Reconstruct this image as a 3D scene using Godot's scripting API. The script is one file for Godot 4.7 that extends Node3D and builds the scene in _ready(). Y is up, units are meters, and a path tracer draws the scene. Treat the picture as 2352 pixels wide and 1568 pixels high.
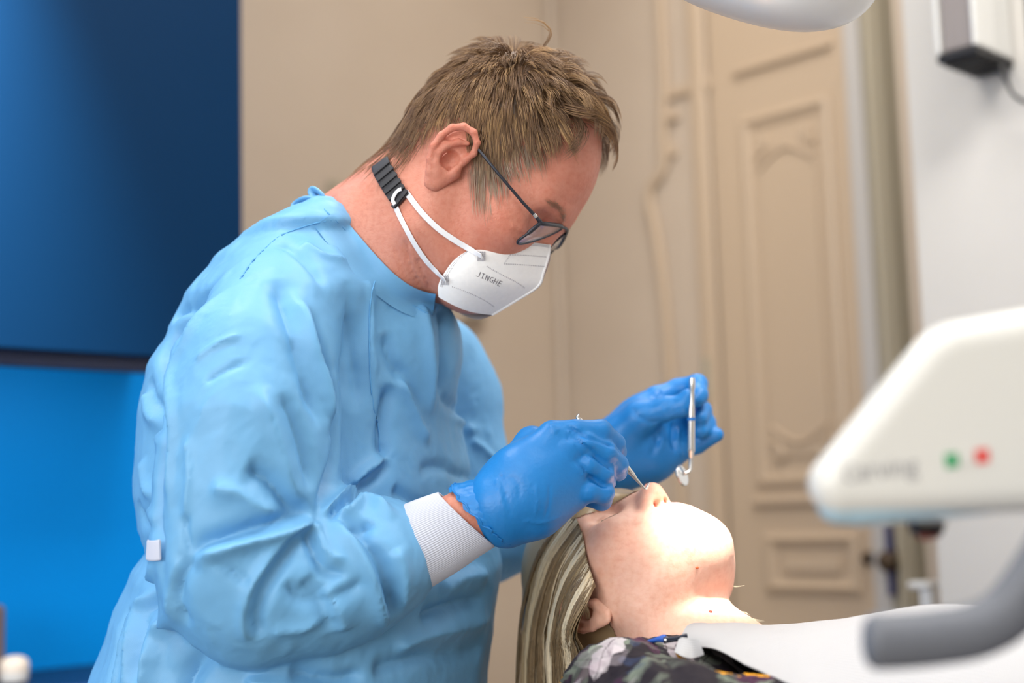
extends Node3D

# ---------------------------------------------------------------- camera, sky, lights, exposure
const F := 3267.0            # focal length in pixels of the 2352 x 1568 frame
const D0 := 1.36             # distance from the lens to the plane in which the dentist works
const EYE := Vector3(0, 1.12, 0)
const PITCH := 7.0
const ROLL := -1.65
var cam_basis := Basis(Vector3.RIGHT, deg_to_rad(PITCH)) * Basis(Vector3.BACK, deg_to_rad(ROLL))
# the room's own axes: e1 runs along the beige wall, e2 from it into the room
const CORNER := Vector3(0, 0, -3.6)
var e1 := Vector3(cos(deg_to_rad(47.0)), 0, sin(deg_to_rad(47.0)))
var e2 := Vector3(-sin(deg_to_rad(47.0)), 0, cos(deg_to_rad(47.0)))
var M := {}
var base_of := {}

func room(s: float, y: float, t: float) -> Vector3:
	return CORNER + e1 * s + e2 * t + Vector3(0, y, 0)

# a point of the working frame (x right, y up, z to the lens) from a place in the picture and its height over the working plane
static func V(px: float, py: float, w: float) -> Vector3:
	var k := (D0 - w) / F
	return Vector3((px - 1176.0) * k, (784.0 - py) * k, w)

func W(p: Vector3) -> Vector3:
	return EYE + cam_basis * (p - Vector3(0, 0, D0))

func _ready() -> void:
	var t0 := Time.get_ticks_msec()
	setup_view()
	setup_materials()
	build_room()
	print("room ", Time.get_ticks_msec() - t0)
	build_people()
	print("people ", Time.get_ticks_msec() - t0)
	build_tools()
	print("tools ", Time.get_ticks_msec() - t0)

func setup_view() -> void:
	var cam := Camera3D.new()
	cam.name = "camera"
	cam.keep_aspect = Camera3D.KEEP_HEIGHT
	cam.transform = Transform3D(cam_basis, EYE)
	cam.near = 0.05
	cam.far = 60.0
	var at := CameraAttributesPhysical.new()
	at.frustum_focal_length = 50.0
	at.exposure_aperture = 2.4
	at.frustum_focus_distance = 1.262
	cam.attributes = at
	add_child(cam)
	cam.fov = rad_to_deg(2.0 * atan(784.0 / F))
	cam.current = true
	var env := Environment.new()
	env.background_mode = Environment.BG_COLOR
	env.background_color = Color(0.75, 0.82, 0.9)
	env.background_energy_multiplier = 1.0
	env.tonemap_mode = Environment.TONE_MAPPER_LINEAR
	env.tonemap_exposure = 1.12
	env.ambient_light_source = Environment.AMBIENT_SOURCE_DISABLED
	env.sdfgi_enabled = true
	env.ssao_enabled = true
	env.ssil_enabled = true
	var we := WorldEnvironment.new()
	we.name = "environment"
	we.environment = env
	add_child(we)

func area_light(called: String, at: Vector3, aim: Vector3, size: Vector2, energy: float, c: Color) -> void:
	var l := AreaLight3D.new()
	l.name = called
	l.area_size = size
	l.light_energy = energy
	l.light_color = c
	l.shadow_enabled = true
	l.area_range = 12.0
	add_child(l)
	var up := Vector3.UP if absf((aim - at).normalized().y) < 0.95 else e2
	l.look_at_from_position(at, aim, up)

# ---------------------------------------------------------------- materials
func mat(called: String, c: Color, rough := 0.6, metal := 0.0, spec := 0.5) -> StandardMaterial3D:
	var m := StandardMaterial3D.new()
	m.resource_name = called
	m.albedo_color = c
	m.roughness = rough
	m.metallic = metal
	m.metallic_specular = spec
	M[called] = m
	return m

func noise_tex(freq: float, ramp: Array, size := 512, octaves := 4, seed_ := 1, type := FastNoiseLite.TYPE_SIMPLEX_SMOOTH) -> NoiseTexture2D:
	var n := FastNoiseLite.new()
	n.seed = seed_
	n.frequency = freq
	n.noise_type = type
	n.fractal_octaves = octaves
	var t := NoiseTexture2D.new()
	t.width = size
	t.height = size
	t.seamless = true
	t.noise = n
	if ramp:
		var g := Gradient.new()
		g.offsets = PackedFloat32Array(ramp.map(func(r): return r[0]))
		g.colors = PackedColorArray(ramp.map(func(r): return r[1]))
		t.color_ramp = g
	return t

func tri(m: StandardMaterial3D, tex: Texture2D, scale: float) -> void:
	m.albedo_texture = tex
	m.uv1_triplanar = true
	m.uv1_scale = Vector3.ONE * scale

func bump(m: StandardMaterial3D, tex: Texture2D, depth_cm: float, scale := 0.0) -> void:
	m.heightmap_enabled = true
	m.heightmap_texture = tex
	m.heightmap_scale = depth_cm
	if scale > 0.0:
		m.uv1_triplanar = true
		m.uv1_scale = Vector3.ONE * scale

# ---------------------------------------------------------------- mesh buffer
class Buf:
	var v := PackedVector3Array()
	var n := PackedVector3Array()
	var uv := PackedVector2Array()
	var c := PackedColorArray()
	var ix := PackedInt32Array()      # counter-clockwise seen from outside

	func tri(a: int, b: int, d: int) -> void:
		ix.append(a); ix.append(b); ix.append(d)

	func quad(a: int, b: int, d: int, e: int) -> void:
		ix.append(a); ix.append(b); ix.append(d)
		ix.append(a); ix.append(d); ix.append(e)

	func poly(pts: Array) -> void:     # flat polygon, convex
		var s := v.size()
		var nn: Vector3 = (pts[1] - pts[0]).cross(pts[2] - pts[0]).normalized()
		for p in pts:
			v.append(p); n.append(nn); uv.append(Vector2.ZERO)
		for i in range(1, pts.size() - 1):
			tri(s, s + i, s + i + 1)

	func normals(from := 0) -> void:
		n.resize(v.size())
		for i in range(from, v.size()):
			n[i] = Vector3.ZERO
		for i in range(0, ix.size(), 3):
			var a := ix[i]
			if a < from:
				continue
			var b := ix[i + 1]
			var d := ix[i + 2]
			var f := (v[b] - v[a]).cross(v[d] - v[a])
			n[a] += f
			n[b] += f
			n[d] += f
		for i in range(from, v.size()):
			n[i] = n[i].normalized()

	func add(o: Buf) -> void:
		var s := v.size()
		v.append_array(o.v)
		n.append_array(o.n)
		if o.uv.size() == o.v.size() or uv.size() == s and s > 0:
			uv.resize(s)
			uv.append_array(o.uv)
			uv.resize(v.size())
		if o.c.size() == o.v.size() or (c.size() == s and s > 0):
			var was := c.size()
			c.resize(s)
			for i in range(was, s):
				c[i] = Color.WHITE
			var oc := o.c.duplicate()
			was = oc.size()
			oc.resize(o.v.size())
			for i in range(was, oc.size()):
				oc[i] = Color.WHITE
			c.append_array(oc)
		for i in o.ix:
			ix.append(s + i)

	func loft(rings: Array, closed := true, caps := true, uvs := Vector2.ONE) -> void:
		# rings of the same number of points, counter-clockwise when seen from the last ring
		var s := v.size()
		var m: int = rings[0].size()
		var k := m + (1 if closed else 0)
		for i in rings.size():
			for j in k:
				v.append(rings[i][j % m])
				uv.append(Vector2(float(j) / (k - 1) * uvs.x, float(i) / (rings.size() - 1) * uvs.y))
		n.resize(v.size())
		for i in rings.size() - 1:
			for j in k - 1:
				var a := s + i * k + j
				quad(a, a + 1, a + 1 + k, a + k)
		# normals, joined over the seam
		for i in range(s, v.size()):
			n[i] = Vector3.ZERO
		for i in rings.size() - 1:
			for j in k - 1:
				var a := s + i * k + j
				var f := (v[a + 1] - v[a]).cross(v[a + k] - v[a]) + (v[a + k] - v[a + k + 1]).cross(v[a + 1] - v[a + k + 1])
				for q in [a, a + 1, a + k, a + k + 1]:
					n[q] += f
		if closed:
			for i in rings.size():
				var a := s + i * k
				var f := n[a] + n[a + k - 1]
				n[a] = f
				n[a + k - 1] = f
		for i in range(s, v.size()):
			n[i] = n[i].normalized()
		if caps and closed:
			for e in 2:
				var ring: Array = []
				ring.assign(rings[0] if e == 0 else rings[-1])
				var mid := Vector3.ZERO
				for p in ring:
					mid += p / m
				var q := v.size()
				var nn := Vector3.ZERO
				for j in m:
					nn += (ring[j] - mid).cross(ring[(j + 1) % m] - mid)
				nn = nn.normalized() * (-1.0 if e == 0 else 1.0)
				for p in ring:
					v.append(p); n.append(nn); uv.append(Vector2.ZERO)
				v.append(mid); n.append(nn); uv.append(Vector2.ZERO)
				for j in m:
					if e == 0:
						tri(q + m, q + (j + 1) % m, q + j)
					else:
						tri(q + m, q + j, q + (j + 1) % m)

	func tube(path: Array, radii: Array, sides := 8, squash := Vector2.ONE, ref := Vector3.ZERO, caps := true) -> void:
		var rings := []
		var prev := ref
		for i in path.size():
			var t: Vector3 = (path[mini(i + 1, path.size() - 1)] - path[maxi(i - 1, 0)]).normalized()
			if prev == Vector3.ZERO:
				prev = Vector3.UP if absf(t.y) < 0.9 else Vector3.RIGHT
			var x := (prev - t * prev.dot(t)).normalized()
			var y := t.cross(x)
			prev = x
			var r: float = radii[mini(i, radii.size() - 1)]
			var ring := PackedVector3Array()
			for j in sides:
				var a := TAU * j / sides
				ring.append(path[i] + x * cos(a) * r * squash.x + y * sin(a) * r * squash.y)
			rings.append(ring)
		loft(rings, true, caps)

	func box(o: Vector3, x: Vector3, y: Vector3, z: Vector3, bev := 0.0) -> void:
		# box with middle o and half axes x, y, z (right-handed); edges chamfered by bev
		var h := Vector3(x.length(), y.length(), z.length())
		var b := minf(bev, minf(h.x, minf(h.y, h.z)) * 0.9)
		var ax := [x / h.x, y / h.y, z / h.z]
		if b <= 0.0:
			for i in 3:
				for sg in [-1.0, 1.0]:
					var j := (i + 1) % 3
					var k := (i + 2) % 3
					var p: Vector3 = o + ax[i] * h[i] * sg
					var u: Vector3 = ax[j] * h[j]
					var w: Vector3 = ax[k] * h[k] * sg
					poly([p - u - w, p + u - w, p + u + w, p - u + w])
			return
		for i in 3:
			var j := (i + 1) % 3
			var k := (i + 2) % 3
			for sg in [-1.0, 1.0]:
				var p: Vector3 = o + ax[i] * h[i] * sg
				var u: Vector3 = ax[j] * (h[j] - b)
				var w: Vector3 = ax[k] * (h[k] - b) * sg
				poly([p - u - w, p + u - w, p + u + w, p - u + w])
			for sj in [-1.0, 1.0]:
				for sk in [-1.0, 1.0]:
					var u: Vector3 = ax[i] * (h[i] - b)
					var p1: Vector3 = o + ax[j] * h[j] * sj + ax[k] * (h[k] - b) * sk
					var p2: Vector3 = o + ax[j] * (h[j] - b) * sj + ax[k] * h[k] * sk
					if sj * sk > 0:
						poly([p1 - u, p1 + u, p2 + u, p2 - u].duplicate() if false else [p1 - u, p1 + u, p2 + u, p2 - u])
					else:
						poly([p1 + u, p1 - u, p2 - u, p2 + u])
		for sx in [-1.0, 1.0]:
			for sy in [-1.0, 1.0]:
				for sz in [-1.0, 1.0]:
					var a: Vector3 = o + ax[0] * h.x * sx + ax[1] * (h.y - b) * sy + ax[2] * (h.z - b) * sz
					var d: Vector3 = o + ax[0] * (h.x - b) * sx + ax[1] * h.y * sy + ax[2] * (h.z - b) * sz
					var e: Vector3 = o + ax[0] * (h.x - b) * sx + ax[1] * (h.y - b) * sy + ax[2] * h.z * sz
					poly([a, d, e] if sx * sy * sz > 0 else [a, e, d])

# ---------------------------------------------------------------- objects
func thing(called: String, label: String, category: String, at: Vector3, group := "") -> Node3D:
	var o := Node3D.new()
	o.name = called
	add_child(o, true)
	o.position = at
	o.set_meta("label", label)
	o.set_meta("category", category)
	if group:
		o.set_meta("group", group)
	base_of[o] = at
	return o

# commits a buffer (in world places, or in the working frame) as one named mesh under parent
func part(called: String, b: Buf, m: Material, parent: Node3D, staged := false, label := "") -> MeshInstance3D:
	var at: Vector3 = base_of.get(parent, Vector3.ZERO)
	var vv := PackedVector3Array()
	var nn := PackedVector3Array()
	vv.resize(b.v.size())
	nn.resize(b.v.size())
	if staged:
		for i in b.v.size():
			vv[i] = EYE + cam_basis * (b.v[i] - Vector3(0, 0, D0)) - at
			nn[i] = cam_basis * b.n[i]
	else:
		for i in b.v.size():
			vv[i] = b.v[i] - at
			nn[i] = b.n[i]
	var ix := b.ix.duplicate()
	for i in range(0, ix.size(), 3):
		var k := ix[i + 1]
		ix[i + 1] = ix[i + 2]
		ix[i + 2] = k
	var arr := []
	arr.resize(Mesh.ARRAY_MAX)
	arr[Mesh.ARRAY_VERTEX] = vv
	arr[Mesh.ARRAY_NORMAL] = nn
	if b.uv.size() == vv.size():
		arr[Mesh.ARRAY_TEX_UV] = b.uv
	if b.c.size() == vv.size():
		arr[Mesh.ARRAY_COLOR] = b.c
	arr[Mesh.ARRAY_INDEX] = ix
	var me := ArrayMesh.new()
	me.add_surface_from_arrays(Mesh.PRIMITIVE_TRIANGLES, arr)
	me.surface_set_material(0, m)
	var o := MeshInstance3D.new()
	o.name = called
	o.mesh = me
	parent.add_child(o, true)
	base_of[o] = at
	if label:
		o.set_meta("label", label)
	return o

func structure(called: String, b: Buf, m: Material, label: String, category: String, parent: Node3D = self) -> MeshInstance3D:
	var o := part(called, b, m, parent)
	if parent == self:
		o.set_meta("kind", "structure")
		o.set_meta("label", label)
		o.set_meta("category", category)
	return o

# ---------------------------------------------------------------- smooth-joined distance fields, meshed as surface nets
class Field:
	var type := PackedInt32Array()     # 0 tapered capsule, 1 ellipsoid, 2 stack of ellipses
	var a := PackedVector3Array()
	var b := PackedVector3Array()
	var ra := PackedFloat32Array()
	var rb := PackedFloat32Array()
	var k := PackedFloat32Array()
	var op := PackedInt32Array()       # 0 join, 1 cut away
	var grp := PackedInt32Array()
	var turn: Array[Basis] = []
	var rows: Array[PackedFloat32Array] = []
	var group_k := Vector2(0.05, 0.006)
	var group_y := Vector2(0.1, 0.0)   # from this height down, groups 0 and 1 keep apart
	var all := PackedInt32Array()

	func _add(t: int, pa: Vector3, pb: Vector3, r1: float, r2: float, kk: float, o: int, g: int, tb := Basis(), rw := PackedFloat32Array()) -> void:
		all.append(type.size())
		type.append(t); a.append(pa); b.append(pb); ra.append(r1); rb.append(r2); k.append(kk); op.append(o); grp.append(g); turn.append(tb); rows.append(rw)

	func cap(pa: Vector3, pb: Vector3, r1: float, r2: float, kk := 0.01, o := 0, g := 0) -> void:
		_add(0, pa, pb, r1, r2, kk, o, g)

	func chain(pts: Array, radii: Array, kk := 0.01, g := 0, o := 0) -> void:
		for i in pts.size() - 1:
			_add(0, pts[i], pts[i + 1], radii[i], radii[i + 1], kk, o, g)

	func ell(c: Vector3, r: Vector3, kk := 0.01, o := 0, tb := Basis(), g := 0) -> void:
		_add(1, c, r, minf(r.x, minf(r.y, r.z)), 0.0, kk, o, g, tb.inverse())

	# rows of five: height, middle x, middle z, radius forward, radius to the side; yaw turns the ellipses
	func stack(rw: PackedFloat32Array, yaw: float, kk := 0.01, g := 0) -> void:
		_add(2, Vector3(cos(yaw), 0, sin(yaw)), Vector3(-sin(yaw), 0, cos(yaw)), 0.0, 0.0, kk, 0, g, Basis(), rw)

	func one(i: int, p: Vector3) -> float:
		var t := type[i]
		if t == 0:
			var pa := p - a[i]
			var ba := b[i] - a[i]
			var h := clampf(pa.dot(ba) / ba.length_squared(), 0.0, 1.0)
			return (pa - ba * h).length() - (ra[i] + (rb[i] - ra[i]) * h)
		if t == 1:
			var q := turn[i] * (p - a[i])
			var r := b[i]
			var k0 := (q / r).length()
			var k1 := (q / (r * r)).length()
			if k1 < 1e-6:
				return -ra[i]
			return k0 * (k0 - 1.0) / k1
		var w := rows[i]
		var n := w.size() / 5
		var y := p.y
		var j := 0
		while j < n - 2 and y < w[(j + 1) * 5]:
			j += 1
		var y0 := w[j * 5]
		var y1 := w[(j + 1) * 5]
		var f := clampf((y0 - y) / (y0 - y1), 0.0, 1.0)
		f = f * f * (3.0 - 2.0 * f) * 0.5 + f * 0.5
		var o := j * 5
		var dx := p.x - (w[o + 1] + (w[o + 6] - w[o + 1]) * f)
		var dz := p.z - (w[o + 2] + (w[o + 7] - w[o + 2]) * f)
		var r1 := w[o + 3] + (w[o + 8] - w[o + 3]) * f
		var r2 := w[o + 4] + (w[o + 9] - w[o + 4]) * f
		var u := dx * a[i].x + dz * a[i].z
		var s := dx * b[i].x + dz * b[i].z
		var k0 := sqrt(u * u / (r1 * r1) + s * s / (r2 * r2))
		var k1 := sqrt(u * u / (r1 * r1 * r1 * r1) + s * s / (r2 * r2 * r2 * r2))
		var d := -minf(r1, r2) if k1 < 1e-6 else k0 * (k0 - 1.0) / k1
		var over := maxf(y - w[0], w[(n - 1) * 5] - y)
		if over > -0.03:
			d = maxf(d, over) if d < 0 or over < 0 else sqrt(d * d + over * over)
		return d

	func eval(p: Vector3, list: PackedInt32Array) -> float:
		var d := 1.0
		var d1 := 1.0
		for i in list:
			var x := one(i, p)
			var kk := k[i]
			if op[i] == 1:
				var h1 := kk - absf(d + x)
				d = maxf(d, -x)
				if h1 > 0.0:
					d += h1 * h1 / kk * 0.25
			elif grp[i] == 0:
				var h := kk - absf(d - x)
				d = minf(d, x)
				if h > 0.0:
					d -= h * h / kk * 0.25
			else:
				var h := kk - absf(d1 - x)
				d1 = minf(d1, x)
				if h > 0.0:
					d1 -= h * h / kk * 0.25
		if d1 < 1.0:
			var kk := lerpf(group_k.y, group_k.x, smoothstep(group_y.y, group_y.x, p.y))
			var h := kk - absf(d - d1)
			d = minf(d, d1)
			if h > 0.0:
				d -= h * h / kk * 0.25
		return d

	# where the ray from the lens through (x, y) of the picture first meets the field
	func surf(px: float, py: float, lift := 0.0) -> Vector3:
		var dir := Vector3((px - 1176.0) / F, (784.0 - py) / F, -1.0).normalized()
		var eye := Vector3(0, 0, D0)
		var t := D0 - 0.5
		for i in 60:
			var d := eval(eye + dir * t, all) - lift
			if absf(d) < 0.0003:
				break
			t += d * 0.8
			if t > D0 + 0.6:
				return Vector3(NAN, 0, 0)
		return eye + dir * t

	func mesh(lo: Vector3, hi: Vector3, h: float, smooth := 1) -> Buf:
		const B := 4
		var nb := ((hi - lo) / (h * B)).ceil()
		var bx := int(nb.x)
		var by := int(nb.y)
		var bz := int(nb.z)
		var nx := bx * B + 1
		var ny := by * B + 1
		var nz := bz * B + 1
		var val := PackedFloat32Array()
		val.resize(nx * ny * nz)
		val.fill(9.0)
		var live := PackedInt32Array()
		var hd := h * B * 0.87
		for z in bz:
			for y in by:
				for x in bx:
					var c := lo + Vector3(x + 0.5, y + 0.5, z + 0.5) * (h * B)
					var d := eval(c, all)
					if absf(d) > hd * 1.6:
						continue
					live.append(x); live.append(y); live.append(z)
					var near := PackedInt32Array()
					for i in all:
						if one(i, c) < hd * 2.6 + k[i] + maxf(d, 0.0):
							near.append(i)
					for kz in B + 1:
						for ky in B + 1:
							var at := ((z * B + kz) * ny + y * B + ky) * nx + x * B
							for kx in B + 1:
								if val[at + kx] == 9.0:
									val[at + kx] = eval(lo + Vector3(x * B + kx, y * B + ky, z * B + kz) * h, near)
		var vid := PackedInt32Array()
		vid.resize(nx * ny * nz)
		vid.fill(-1)
		var out := Buf.new()
		var off := [0, 1, nx, nx + 1, nx * ny, nx * ny + 1, nx * ny + nx, nx * ny + nx + 1]
		var cell := PackedInt32Array()
		var g := PackedFloat32Array()
		g.resize(8)
		const EA := [0, 2, 4, 6, 0, 1, 4, 5, 0, 1, 2, 3]
		const EB := [1, 3, 5, 7, 2, 3, 6, 7, 4, 5, 6, 7]
		for q in range(0, live.size(), 3):
			for kz in B:
				for ky in B:
					for kx in B:
						var x := live[q] * B + kx
						var y := live[q + 1] * B + ky
						var z := live[q + 2] * B + kz
						var at := (z * ny + y) * nx + x
						var neg := 0
						for i in 8:
							g[i] = val[at + off[i]]
							if g[i] < 0.0:
								neg += 1
						if neg == 0 or neg == 8:
							continue
						var sum := Vector3.ZERO
						var cnt := 0
						for e in 12:
							var g0 := g[EA[e]]
							var g1 := g[EB[e]]
							if (g0 < 0.0) != (g1 < 0.0):
								var f := g0 / (g0 - g1)
								var i0: int = EA[e]
								var p := Vector3(i0 & 1, (i0 >> 1) & 1, i0 >> 2)
								if e < 4: p.x += f
								elif e < 8: p.y += f
								else: p.z += f
								sum += p
								cnt += 1
						vid[at] = out.v.size()
						out.v.append(lo + (Vector3(x, y, z) + sum / cnt) * h)
						cell.append(at)
		for at in cell:
			# edges that start at this cell's first corner
			var s := val[at] < 0.0
			for ax in 3:
				var o1: int = [1, nx, nx * ny][ax]
				if (val[at + o1] < 0.0) == s:
					continue
				var u: int = [nx, nx * ny, 1][ax]
				var w: int = [nx * ny, 1, nx][ax]
				if at - u - w < 0:
					continue
				var i0 := vid[at]
				var i1 := vid[at - u]
				var i2 := vid[at - u - w]
				var i3 := vid[at - w]
				if i1 < 0 or i2 < 0 or i3 < 0:
					continue
				if s:
					out.quad(i0, i1, i2, i3)
				else:
					out.quad(i0, i3, i2, i1)
		for r in smooth:
			relax(out, 0.5)
		out.normals()
		return out

	static func relax(m: Buf, f: float) -> void:
		var s := PackedVector3Array()
		s.resize(m.v.size())
		var n := PackedFloat32Array()
		n.resize(m.v.size())
		for i in range(0, m.ix.size(), 3):
			var p := m.ix[i]
			var q := m.ix[i + 1]
			var r := m.ix[i + 2]
			s[p] += m.v[q] + m.v[r]
			s[q] += m.v[p] + m.v[r]
			s[r] += m.v[p] + m.v[q]
			n[p] += 2.0
			n[q] += 2.0
			n[r] += 2.0
		for i in m.v.size():
			if n[i] > 0.0:
				m.v[i] = m.v[i].lerp(s[i] / n[i], f)

# ---------------------------------------------------------------- room
func setup_materials() -> void:
	var wall := mat("beige_paint", Color(0.745, 0.68, 0.61), 0.6)
	tri(wall, noise_tex(0.01, [[0.0, Color(0.97, 0.965, 0.96)], [1.0, Color(1, 1, 1)]], 512, 5, 3), 0.8)
	mat("door_paint", Color(0.73, 0.645, 0.55), 0.45)
	mat("olive_paint", Color(0.64, 0.60, 0.52), 0.5)
	mat("grey_edge", Color(0.72, 0.70, 0.68), 0.5)
	var white := mat("white_wall", Color(0.80, 0.785, 0.765), 0.6)
	tri(white, noise_tex(0.012, [[0.0, Color(0.975, 0.975, 0.97)], [1.0, Color(1, 1, 1)]], 512, 5, 5), 0.8)
	mat("ceiling_white", Color(0.93, 0.93, 0.92), 0.8)
	var fl := mat("floor_vinyl", Color(0.62, 0.57, 0.5), 0.5)
	tri(fl, noise_tex(0.02, [[0.0, Color(0.85, 0.85, 0.85)], [1.0, Color(1, 1, 1)]], 512, 5, 7), 0.6)
	mat("blue_lacquer", Color(0.0, 0.53, 0.87), 0.5, 0.0, 0.2)
	mat("navy_lacquer", Color(0.0, 0.155, 0.29), 0.5, 0.0, 0.2)
	mat("blue_dark", Color(0.02, 0.10, 0.25), 0.4)
	mat("steel_dark", Color(0.10, 0.09, 0.10), 0.4, 0.6)
	mat("brass_dark", Color(0.30, 0.24, 0.18), 0.4, 0.5)
	mat("lock_blue", Color(0.27, 0.27, 0.40), 0.4, 0.2)
	mat("cream_plastic", Color(0.95, 0.90, 0.84), 0.4)
	mat("grey_plastic", Color(0.42, 0.36, 0.36), 0.45)
	mat("alu", Color(0.85, 0.85, 0.84), 0.35, 0.3)
	mat("alu_grey", Color(0.53, 0.50, 0.49), 0.45, 0.1)
	mat("black_plastic", Color(0.07, 0.065, 0.075), 0.4)
	mat("white_plastic", Color(0.90, 0.90, 0.89), 0.3)
	var g := mat("window_glass", Color(0.95, 0.97, 1.0, 0.06), 0.02)
	g.transparency = BaseMaterial3D.TRANSPARENCY_ALPHA
	var glow := mat("lamp_panel_glow", Color(1, 1, 1), 0.5)
	glow.emission_enabled = true
	glow.emission = Color(1.0, 0.98, 0.95)
	glow.emission_energy_multiplier = 2.0
	var led := mat("led_strip_glow", Color(1, 1, 1), 0.5)
	led.emission_enabled = true
	led.emission = Color(0.95, 0.97, 1.0)
	led.emission_energy_multiplier = 1.5

func slab(b: Buf, s0: float, s1: float, y0: float, y1: float, t0: float, t1: float, bev := 0.0) -> void:
	b.box(room((s0 + s1) / 2, (y0 + y1) / 2, (t0 + t1) / 2), e1 * (s1 - s0) / 2, Vector3.UP * (y1 - y0) / 2, e1.cross(Vector3.UP) * (t1 - t0) / 2, bev)

# where the line of sight through (px, py) meets the plane t = const (or s = const) of the room: (s, y, t)
func on_plane(px: float, py: float, along_s: bool, at: float) -> Vector3:
	var dir := cam_basis * Vector3((px - 1176.0) / F, (784.0 - py) / F, -1.0)
	var n := e2 if along_s else e1
	var k := (at - (EYE - CORNER).dot(n)) / dir.dot(n)
	var p := EYE + dir * k - CORNER
	return Vector3(p.dot(e1), p.y, p.dot(e2))

const CEIL := 2.95
const WALL_L := 0.178
const WALL_R := 5.2
const WALL_F := 5.0

func build_room() -> void:
	var b := Buf.new()
	slab(b, -0.3, 5.6, -0.12, 0.0, -0.6, 5.4)
	structure("floor", b, M.floor_vinyl, "beige vinyl floor under the dental chair", "floor")
	b = Buf.new()
	slab(b, -0.3, 5.6, CEIL, CEIL + 0.12, -0.6, 5.4)
	structure("ceiling", b, M.ceiling_white, "white ceiling over the treatment room", "ceiling")
	b = Buf.new()
	slab(b, -0.1, WALL_L, 0, CEIL, -0.3, 5.3)
	structure("wall_left", b, M.beige_paint, "plain beige wall between blue cupboard and room corner", "wall")
	# back wall with the doorway
	var d0 := on_plane(1648, 700, true, 0.0).x
	var d1 := on_plane(1975, 700, true, 0.0).x
	var j1 := on_plane(2092, 700, true, 0.0).x
	b = Buf.new()
	slab(b, WALL_L, d0, 0, CEIL, -0.25, 0.0)
	slab(b, j1, 5.3, 0, CEIL, -0.25, 0.0)
	slab(b, d0, j1, 2.62, CEIL, -0.25, 0.0)
	structure("wall_back", b, M.beige_paint, "beige panelled wall with carved mouldings and old door", "wall")
	b = Buf.new()
	slab(b, d0 - 0.1, j1 + 0.1, 0, 2.7, -0.4, -0.25)
	structure("wall_passage", b, M.beige_paint, "beige wall closing the doorway behind the old door", "wall")
	# white chimney breast to the right
	var wl := on_plane(2110, 600, true, 0.4).x
	b = Buf.new()
	slab(b, wl, 5.3, 0, CEIL, 0.002, 0.4)
	structure("wall_right", b, M.white_wall, "light grey-white wall behind the dental unit", "wall")
	b = Buf.new()
	slab(b, WALL_R, 5.5, 0, CEIL, 0.0, 5.3)
	structure("wall_side", b, M.white_wall, "plain white side wall of the treatment room", "wall")
	# wall behind the lens, with a wide window
	b = Buf.new()
	slab(b, -0.1, 5.5, 0, 0.8, WALL_F, WALL_F + 0.25)
	slab(b, -0.1, 5.5, 2.6, CEIL, WALL_F, WALL_F + 0.25)
	slab(b, -0.1, 1.0, 0.8, 2.6, WALL_F, WALL_F + 0.25)
	slab(b, 4.2, 5.5, 0.8, 2.6, WALL_F, WALL_F + 0.25)
	structure("wall_front", b, M.white_wall, "white wall with the wide daylight window", "wall")
	b = Buf.new()
	for s in [1.03, 2.6, 4.17]:
		slab(b, s - 0.03, s + 0.03, 0.8, 2.6, WALL_F + 0.05, WALL_F + 0.12, 0.006)
	for y in [0.83, 2.57]:
		slab(b, 1.0, 4.2, y - 0.03, y + 0.03, WALL_F + 0.05, WALL_F + 0.12, 0.006)
	var win := structure("window_1", b, M.white_plastic, "wide white-framed window that lets in the daylight", "window")
	for s in [1.06, 2.63]:
		b = Buf.new()
		slab(b, s, s + 1.51, 0.86, 2.54, WALL_F + 0.08, WALL_F + 0.086)
		part("pane", b, M.window_glass, win)
	area_light("window_daylight", room(2.6, 1.7, WALL_F - 0.02), room(2.6, 1.65, 0), Vector2(3.0, 1.7), WINDOW_E, Color(1.0, 0.985, 0.96))
	# ceiling lamps
	var k := 0
	for p in CEILING_LAMPS:
		var lamp := thing("ceiling_lamp", p[2], "lamp", room(p[0], CEIL, p[1]), "square ceiling lamps")
		b = Buf.new()
		for sg in [-1.0, 1.0]:
			slab(b, p[0] - 0.42, p[0] + 0.42, CEIL - 0.05, CEIL, p[1] + sg * 0.41 - 0.01, p[1] + sg * 0.41 + 0.01)
			slab(b, p[0] + sg * 0.41 - 0.01, p[0] + sg * 0.41 + 0.01, CEIL - 0.05, CEIL, p[1] - 0.4, p[1] + 0.4)
		part("frame", b, M.white_plastic, lamp)
		b = Buf.new()
		slab(b, p[0] - 0.4, p[0] + 0.4, CEIL - 0.03, CEIL - 0.01, p[1] - 0.4, p[1] + 0.4)
		part("lamp_diffuser", b, M.lamp_panel_glow, lamp)
		area_light("ceiling_lamp_light", room(p[0], CEIL - 0.056, p[1]), room(p[0], 0, p[1]), Vector2(0.8, 0.8), LAMP_E * p[3], Color(1.0, 0.985, 0.965))
	build_panels(d0)
	build_door(d0, d1, j1, wl)
	build_cupboard()
	build_wall_things()

const WINDOW_E := 8.4
const LAMP_E := 1.9
const CEILING_LAMPS := [
	[1.35, 2.35, "bright square ceiling lamp over the blue cupboard side", 0.85],
	[2.6, 1.3, "bright square ceiling lamp over the dental chair", 1.9],
	[3.2, 3.2, "bright square ceiling lamp before the window", 0.7],
	[1.15, 0.7, "added unseen square ceiling lamp that brightens the panelled wall", 0.42],  # added out of view to give the beige walls more light
]

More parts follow.
